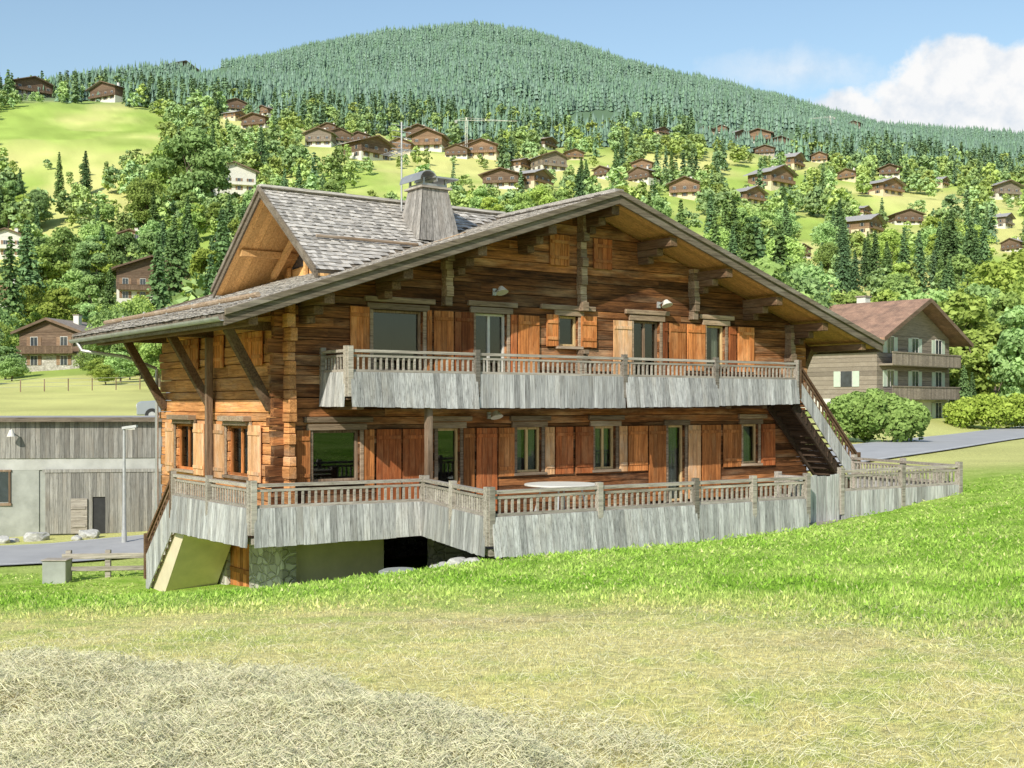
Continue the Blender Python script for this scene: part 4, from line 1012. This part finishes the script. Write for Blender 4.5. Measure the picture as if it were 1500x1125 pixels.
for i in range(NC):
    if dn[i]<.44 and Ys[i]<590 and rng.random()<.8: continue
    if rd[i]<8: continue
    p_=.12 if Ys[i]<200 else (.26 if Ys[i]<330 else (.6 if Ys[i]<560 else .9))
    if rng.random()>p_: continue
    con=(rng.random()< (.6 if (cn_[i]>.61 or Ys[i]>580) else .07)) or (150<pxs[i]<360 and Ys[i]<280 and rng.random()<.35)
    hg=rng.uniform(8,17) if con else rng.uniform(4,12.5)
    wd_=hg*.19 if con else hg*.36
    if not ok_tree(Xs[i],Ys[i],Zs[i],hg,wd_): continue
    cand.append((Xs[i],Ys[i],Zs[i],'c' if con else 'b',hg,wd_,0))
for px,Y,k,hg in [(1440,104,'b',8),(1475,115,'b',12),(1505,100,'b',11),(1530,120,'b',14),(1435,128,'b',13),(1250,130,'b',11),(1210,135,'b',10),(1180,145,'b',12),(1412,98,'c',4.6),(1424,101,'c',4),(1455,145,'b',15),(1500,155,'b',16),(1380,135,'b',11),(1330,140,'b',12),
    (40,215,'c',22),(15,200,'c',19),(232,190,'c',17),(255,210,'c',18),(300,180,'b',15),(165,150,'b',5),(176,122,'b',3.4),(150,165,'b',6.5),(200,150,'b',6),(128,190,'b',8),(8,150,'b',4.5),(130,235,'b',15),(280,345,'b',27),(250,350,'b',24),(310,355,'b',22),(325,210,'c',18),(185,235,'b',16),(160,140,'b',4),(215,320,'b',15),(95,250,'b',16),(60,245,'b',14),(150,260,'c',14),
    (132,145,'b',3.2),(145,132,'b',2.6),(190,128,'b',3),(18,140,'b',3),(0,170,'b',7),(25,185,'b',8),(205,175,'b',9),(185,180,'b',7),(215,135,'b',4),(155,118,'b',2.2)]:
    X=(px-750)/F*Y; cand.append((X,Y,Hs(X,Y),k,hg,hg*.38,1))
def vis(c):
    X,Y,Z,k,hg,_,fz=c; px=750+F*X/Y; tp=593-F*(Z+hg-CAMZ)/Y
    if px<-40 or px>1540: return 0
    roofy=280+abs(px-900)*.5 if px>900 else (280 if px>380 else 280+(380-px)*1.3)
    if 240<px<1240 and tp>roofy+5: return 0
    return hg/Y+(fz*.02)
cand.sort(key=lambda c:-vis(c))
ind=cand[:295]; rest=[c for c in cand[295:] if vis(c)>0 or rng.random()<.35]
random.seed(5)
for i,(X,Y,Z,k,hg,wd_,_) in enumerate(ind):
    nm='pine_tree' if k=='c' else 'broadleaf_tree'
    cm,tm=random.choice(CON if k=='c' else BRO); s_=hg/(13 if k=='c' else 10)
    fat=1.5 if (k=='b' and hg<5) else 1
    r_=empty(nm,(X,Y,Z-.1),random.uniform(0,6.28)); r_.scale=(s_*fat*random.uniform(.85,1.2),s_*fat*random.uniform(.85,1.2),s_)
    top(r_,"tall dark green conifer on the hillside" if k=='c' else "leafy green broadleaf tree on the hillside","tree","trees on the hillside")
    for me_,n_ in((tm,'trunk'),(cm,'crown')):
        o=bpy.data.objects.new(n_,me_); o.parent=r_; link(o)
def merge(protolist,items,name,mat,label):
    V=[];Fc=[];T_=[];TI=[];b=0
    for (X,Y,Z,s_,sz) in items:
        v,f,t=protolist[rng.integers(len(protolist))]; a=rng.uniform(0,6.28);c,s__=math.cos(a),math.sin(a); w=rng.uniform(.85,1.2)
        vv=np.empty_like(v); vv[:,0]=(v[:,0]*c-v[:,1]*s__)*s_*w+X; vv[:,1]=(v[:,0]*s__+v[:,1]*c)*s_*w+Y; vv[:,2]=v[:,2]*s_*sz+Z
        V.append(vv);Fc.append(f+b);b+=len(v);T_.append(t);TI.append(np.full(len(f),rng.random()))
    me=np_mesh(name,np.vstack(V),np.vstack(Fc),[mat],{'tone':np.concatenate(T_),'tint':np.concatenate(TI)})
    o=link(bpy.data.objects.new(name,me)); top(o,label,"forest",kind="stuff"); return o
LB=[broad(330,.54,10,3.4,22)[:3] for _ in range(8)]
LC=[conif(14,6,3,13,2.4,.7) for _ in range(4)]
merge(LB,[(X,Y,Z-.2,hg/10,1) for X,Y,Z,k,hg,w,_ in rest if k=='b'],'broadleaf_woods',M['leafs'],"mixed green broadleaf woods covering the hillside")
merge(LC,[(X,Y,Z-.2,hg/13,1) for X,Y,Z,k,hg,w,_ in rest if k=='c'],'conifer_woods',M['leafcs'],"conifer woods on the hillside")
def cone():
    V=[];Fc=[];T_=[]
    for k in range(3):
        zt_=13*(.42+.3*k) if k<2 else 13; zb0=13*(.02+.28*k); R=3.0*(1-k*.28); m_=4; b=len(V); V.append((0,0,zt_)); a0=rng.uniform(0,6)
        for j in range(m_*2):
            a=a0+math.pi*j/m_; r=R*(1 if j%2 else .62)*rng.uniform(.8,1.2); V.append((math.cos(a)*r,math.sin(a)*r,zb0+(0 if j%2 else .8)))
        for j in range(m_*2): Fc.append((b,b+1+j,b+1+(j+1)%(m_*2))); T_.append(rng.uniform(.2,1))
    return np.array(V),np.array(Fc),np.array(T_)
PC=[cone() for _ in range(12)]
NM=62000
px=rng.uniform(-60,1560,NM); Y=np.sqrt(rng.uniform(600**2,1400**2,NM)); X=(px-750)/F*Y; Z=H(X,Y)
py=593-F*(Z-CAMZ)/Y
keep=np.ones(NM,bool)
for cx_,cy_,rx,ry in PAST: keep&=~((((px-cx_)/rx)**2+((py-cy_)/ry)**2)<1)
for hx,hy,hY,hw in HOUSES: keep&=~((np.abs(px-hx)<hw+4)&(Y<hY)&(py-25<hy)&(Y>hY-90))
gapn=fbm(X/130,Y/60,91); keep&=(gapn>.3)|(rng.random(NM)<.45)
items=[(X[i],Y[i],Z[i]-.4,rng.uniform(.32,.78)*(1-.1*(Y[i]>1000)),rng.uniform(.95,1.4)) for i in np.where(keep)[0]]
merge(PC,items,'mountain_forest',M['leafhaze'],"dense conifer forest covering the mountain")
def hedge(x0,x1,Y0,h,dep,lab,n_=9000):
    cx_=(x0+x1)/2; Z=min(Hs(x0,Y0),Hs(x1,Y0)); w=(x1-x0)/2
    nb=int(26*w); c=np.stack([rng.uniform(-w,w,nb),rng.uniform(-dep,dep,nb),rng.uniform(.25,.8,nb)*h],-1); R_=rng.uniform(.16,.28,nb)*h
    c[:,2]*=1-.3*(np.abs(c[:,0])/w)**4
    bi=rng.integers(0,nb,n_); d=ring(n_); d[:,2]=np.abs(d[:,2])*np.where(rng.random(n_)<.8,1,-1); pos=c[bi]+d*R_[bi,None]*(.85+.25*rng.random((n_,1)))
    pos[:,2]=np.clip(pos[:,2],0,h*1.05)
    v,f=leafquads(pos,d,.095*rng.uniform(.6,1.4,n_)); t=np.clip(.35+.3*d[:,2]+.35*rng.random(n_),0,1)
    o=link(bpy.data.objects.new('hedge',np_mesh('hedge',v,f,[M['hedge']],{'tone':t}))); o.location=(cx_,Y0,Z); top(o,lab,"hedge")
hedge(17.3,21.8,65,2.8,1.2,"bright green rounded hedge beside the road",24000)
hedge(34.0,45,92,2.6,1.2,"clipped green hedge along the road",26000)
hedge(-70,-61,176,2.6,1.6,"dense green hedge beside the pasture",8000)
hedge(-48,-42,140,2.0,1.2,"low clipped garden hedge below a dark chalet",9000)
# ------------------------------------------------------------------ grass
def outside(X,Y):
    lx,ly=w2loc(X,Y)
    ins=((lx>1.35)&(lx<15.95)&(ly>-5.95)&(ly<8))|((lx>-1.4)&(lx<4)&(ly>-1.7)&(ly<8))
    rd,_=roaddist(X,Y)
    return (~ins)&(rd>3.0)
def blades(n_,ylo,yhi,hlo,hhi,wfac,green_only=False,bend=.6,wmin=.0022):
    u=rng.uniform(1/yhi,1/ylo,n_); Y=1/u; X=rng.uniform(-.6,.6,n_)*Y
    k=outside(X,Y); X=X[k];Y=Y[k]
    hf=hayfac(X,Y); c=gcol(X,Y)
    cl=fbm(X*2.6,Y*2.6,55)
    yb=13.2-1.15*np.maximum(0,X)+rng.normal(0,.8,len(X))
    if green_only: gm=(Y>yb)&(cl>.3)
    else: gm=rng.random(len(X))>hf*.8
    X=X[gm];Y=Y[gm];c=c[gm];cl=cl[gm];yb=yb[gm]
    n2=len(X); Z=H(X,Y); h=rng.uniform(hlo,hhi,n2)*(.3+1.2*cl)*np.where(Y>yb,1.0,.62); w=np.maximum(wmin,wfac*Y)*rng.uniform(.6,1.5,n2)
    a=rng.uniform(0,2*np.pi,n2); b=rng.uniform(0,2*np.pi,n2); bd=h*bend*rng.random(n2)*1.6
    v=np.empty((n2,3,3)); v[:,0]=np.stack([X-np.cos(a)*w,Y-np.sin(a)*w,Z-.01],-1); v[:,1]=np.stack([X+np.cos(a)*w,Y+np.sin(a)*w,Z-.01],-1)
    v[:,2]=np.stack([X+np.cos(b)*bd,Y+np.sin(b)*bd,Z+h],-1)
    if green_only:
        z0=h*rng.uniform(.3,.9,n2); v[:,0,2]+=z0; v[:,1,2]+=z0
        v[:,2]=np.stack([X+np.cos(b)*w*2,Y+np.sin(b)*w*2,Z+z0+h*.5],-1)
    br=rng.uniform(.65,1.35,n2)[:,None]; dry=(rng.random(n2)<(.06 if green_only else .25))[:,None]
    c=np.where(dry,c*.35+np.array([.86,.76,.42])*.65,c)*br
    cc=np.repeat(c[:,None],3,1); cc[:,:2]*=.88
    return v.reshape(-1,3),np.arange(3*n2).reshape(n2,3),cc.reshape(-1,3)
parts_=[blades(420000,4.3,34,.014,.046,.00032,bend=1.4,wmin=.0013),blades(120000,8.5,34,.03,.09,.0008,True,wmin=.006)]
V=[];Fc=[];C=[];b=0
for v,f,c in parts_: V.append(v);Fc.append(f+b);C.append(c);b+=len(v)
o=link(bpy.data.objects.new('grass',np_mesh('grass',np.vstack(V),np.vstack(Fc),[M['grass']],colp=np.clip(np.vstack(C),0,.92)))); top(o,"mown meadow grass with green clover and dry yellow stalks","grass",kind="stuff")
n_=400000
Y=1/rng.uniform(1/11,1/4.0,n_); X=rng.uniform(-.6,.45,n_)*Y; hf=hayfac(X,Y); k=(rng.random(n_)<hf**1.2*1.0+.045); X=X[k];Y=Y[k];hf=hf[k];n2=len(X)
Z=H(X,Y)+rng.uniform(0,.05,n2)*(.15+hf)
a=rng.normal(.2,.9,n2)*1.6; Lh=rng.uniform(.03,.14,n2); tilt=rng.normal(0,.34,n2); w=rng.uniform(.0006,.0015,n2)
dx=np.cos(a)*Lh;dy=np.sin(a)*Lh;dz=np.sin(tilt)*Lh; arc=rng.uniform(-.02,.045,n2); px_=-np.sin(a)*w;py_=np.cos(a)*w
v=np.empty((n2,6,3))
for i,(t,ar) in enumerate(((-.5,0),(0,1),(.5,0))):
    bx_=X+dx*t+(arc*.6*ar)*np.sin(a);by_=Y+dy*t-(arc*.6*ar)*np.cos(a);bz_=Z+dz*t+arc*ar+.012
    v[:,2*i]=np.stack([bx_-px_,by_-py_,bz_-w*.6],-1);v[:,2*i+1]=np.stack([bx_+px_,by_+py_,bz_+w*.6],-1)
f0=np.arange(n2)[:,None]*6; f=np.vstack([f0+np.array([0,1,3,2]),f0+np.array([2,3,5,4])])
base=np.array([.92,.83,.58])+(np.array([.74,.74,.42])-np.array([.92,.83,.58]))*rng.random((n2,1)); base=base*rng.uniform(.6,1.12,(n2,1))
o=link(bpy.data.objects.new('hay',np_mesh('hay',v.reshape(-1,3),f,[M['hay']],colp=np.clip(np.repeat(base,6,0),0,.92)))); top(o,"windrow of loose dry cut hay lying on the meadow","hay",kind="stuff")
# ------------------------------------------------------------------ world, sun, camera
w=bpy.data.worlds.new("World"); S.world=w; w.use_nodes=True; nt=w.node_tree; nt.nodes.clear(); L=nt.links.new
out=nt.nodes.new('ShaderNodeOutputWorld'); sky=nt.nodes.new('ShaderNodeTexSky'); sky.sky_type='NISHITA'; sky.sun_disc=False
EL=math.radians(34); AZ=math.atan2(-.38,-.925); sky.sun_elevation=EL; sky.sun_rotation=AZ%(2*math.pi)
sky.air_density=1.45; sky.dust_density=.5; sky.ozone_density=2.4; sky.altitude=100
b1=N(nt,'ShaderNodeBackground'); b1.inputs['Strength'].default_value=.15; L(sky.outputs[0],b1.inputs['Color'])
tc=nt.nodes.new('ShaderNodeTexCoord'); sx=nt.nodes.new('ShaderNodeSeparateXYZ'); L(tc.outputs['Generated'],sx.inputs[0])
yy_=math_(nt,'MAXIMUM',sx.outputs[1],.05); u=math_(nt,'DIVIDE',sx.outputs[0],yy_); v_=math_(nt,'DIVIDE',sx.outputs[2],yy_)
nz=N(nt,'ShaderNodeTexNoise',i_Scale=13.0,i_Detail=9.0,i_Roughness=.58); L(tc.outputs['Generated'],nz.inputs['Vector'])
nz2=N(nt,'ShaderNodeTexNoise',i_Scale=30.0,i_Detail=8.0,i_Roughness=.6); L(tc.outputs['Generated'],nz2.inputs['Vector'])
def ell(cx_,cy_,rx,ry):
    a=math_(nt,'DIVIDE',math_(nt,'SUBTRACT',u,cx_),rx); b=math_(nt,'DIVIDE',math_(nt,'SUBTRACT',v_,cy_),ry)
    return math_(nt,'SUBTRACT',1.0,math_(nt,'SQRT',math_(nt,'ADD',math_(nt,'MULTIPLY',a,a),math_(nt,'MULTIPLY',b,b))))
e=math_(nt,'MAXIMUM',ell(.42,.265,.085,.045),math_(nt,'MAXIMUM',ell(.345,.25,.055,.035),ell(.34,.235,.1,.03)))
e=math_(nt,'MAXIMUM',e,ell(.5,.25,.12,.07))
s=math_(nt,'ADD',e,math_(nt,'MULTIPLY',math_(nt,'SUBTRACT',nz.outputs['Fac'],.5),2.0))
mk=N(nt,'ShaderNodeMapRange',interpolation_type='SMOOTHSTEP'); mk.inputs['From Min'].default_value=-.08; mk.inputs['From Max'].default_value=.2; L(s,mk.inputs['Value'])
e2=math_(nt,'ADD',ell(.24,.28,.08,.022),math_(nt,'MULTIPLY',math_(nt,'SUBTRACT',nz2.outputs['Fac'],.5),1.6))
mk2=N(nt,'ShaderNodeMapRange'); mk2.inputs['From Min'].default_value=.0; mk2.inputs['From Max'].default_value=1.0; mk2.inputs['To Max'].default_value=.5; L(e2,mk2.inputs['Value'])
mask=math_(nt,'MAXIMUM',mk.outputs[0],mk2.outputs[0],clamp=True)
fr2=math_(nt,'GREATER_THAN',sx.outputs[1],.1); mask=math_(nt,'MULTIPLY',mask,fr2)
rc=ramp(nt,[(.3,(.7,.78,.88)),(.55,(1,1,1))]); L(nz2.outputs['Fac'],rc.inputs[0])
b2=N(nt,'ShaderNodeBackground'); b2.inputs['Strength'].default_value=.97; L(rc.outputs[0],b2.inputs['Color'])
mx=nt.nodes.new('ShaderNodeMixShader'); L(mask,mx.inputs[0]); L(b1.outputs[0],mx.inputs[1]); L(b2.outputs[0],mx.inputs[2]); L(mx.outputs[0],out.inputs[0])
sd_=bpy.data.lights.new('sun','SUN'); sd_.energy=5; sd_.angle=math.radians(.5); sd_.color=(1,.95,.85)
so=link(bpy.data.objects.new('sun',sd_)); d=Vector((math.sin(AZ)*math.cos(EL),math.cos(AZ)*math.cos(EL),math.sin(EL))); so.rotation_euler=d.to_track_quat('Z','Y').to_euler()
cam=bpy.data.cameras.new('camera'); co=link(bpy.data.objects.new('camera',cam)); co.location=(0,0,CAMZ); co.rotation_euler=(math.pi/2,0,0)
cam.lens=42; cam.sensor_width=36; cam.shift_y=.0203; cam.clip_end=12000; cam.clip_start=.05
S.camera=co
S.view_settings.view_transform='Standard'; S.view_settings.look='None'; S.view_settings.exposure=0
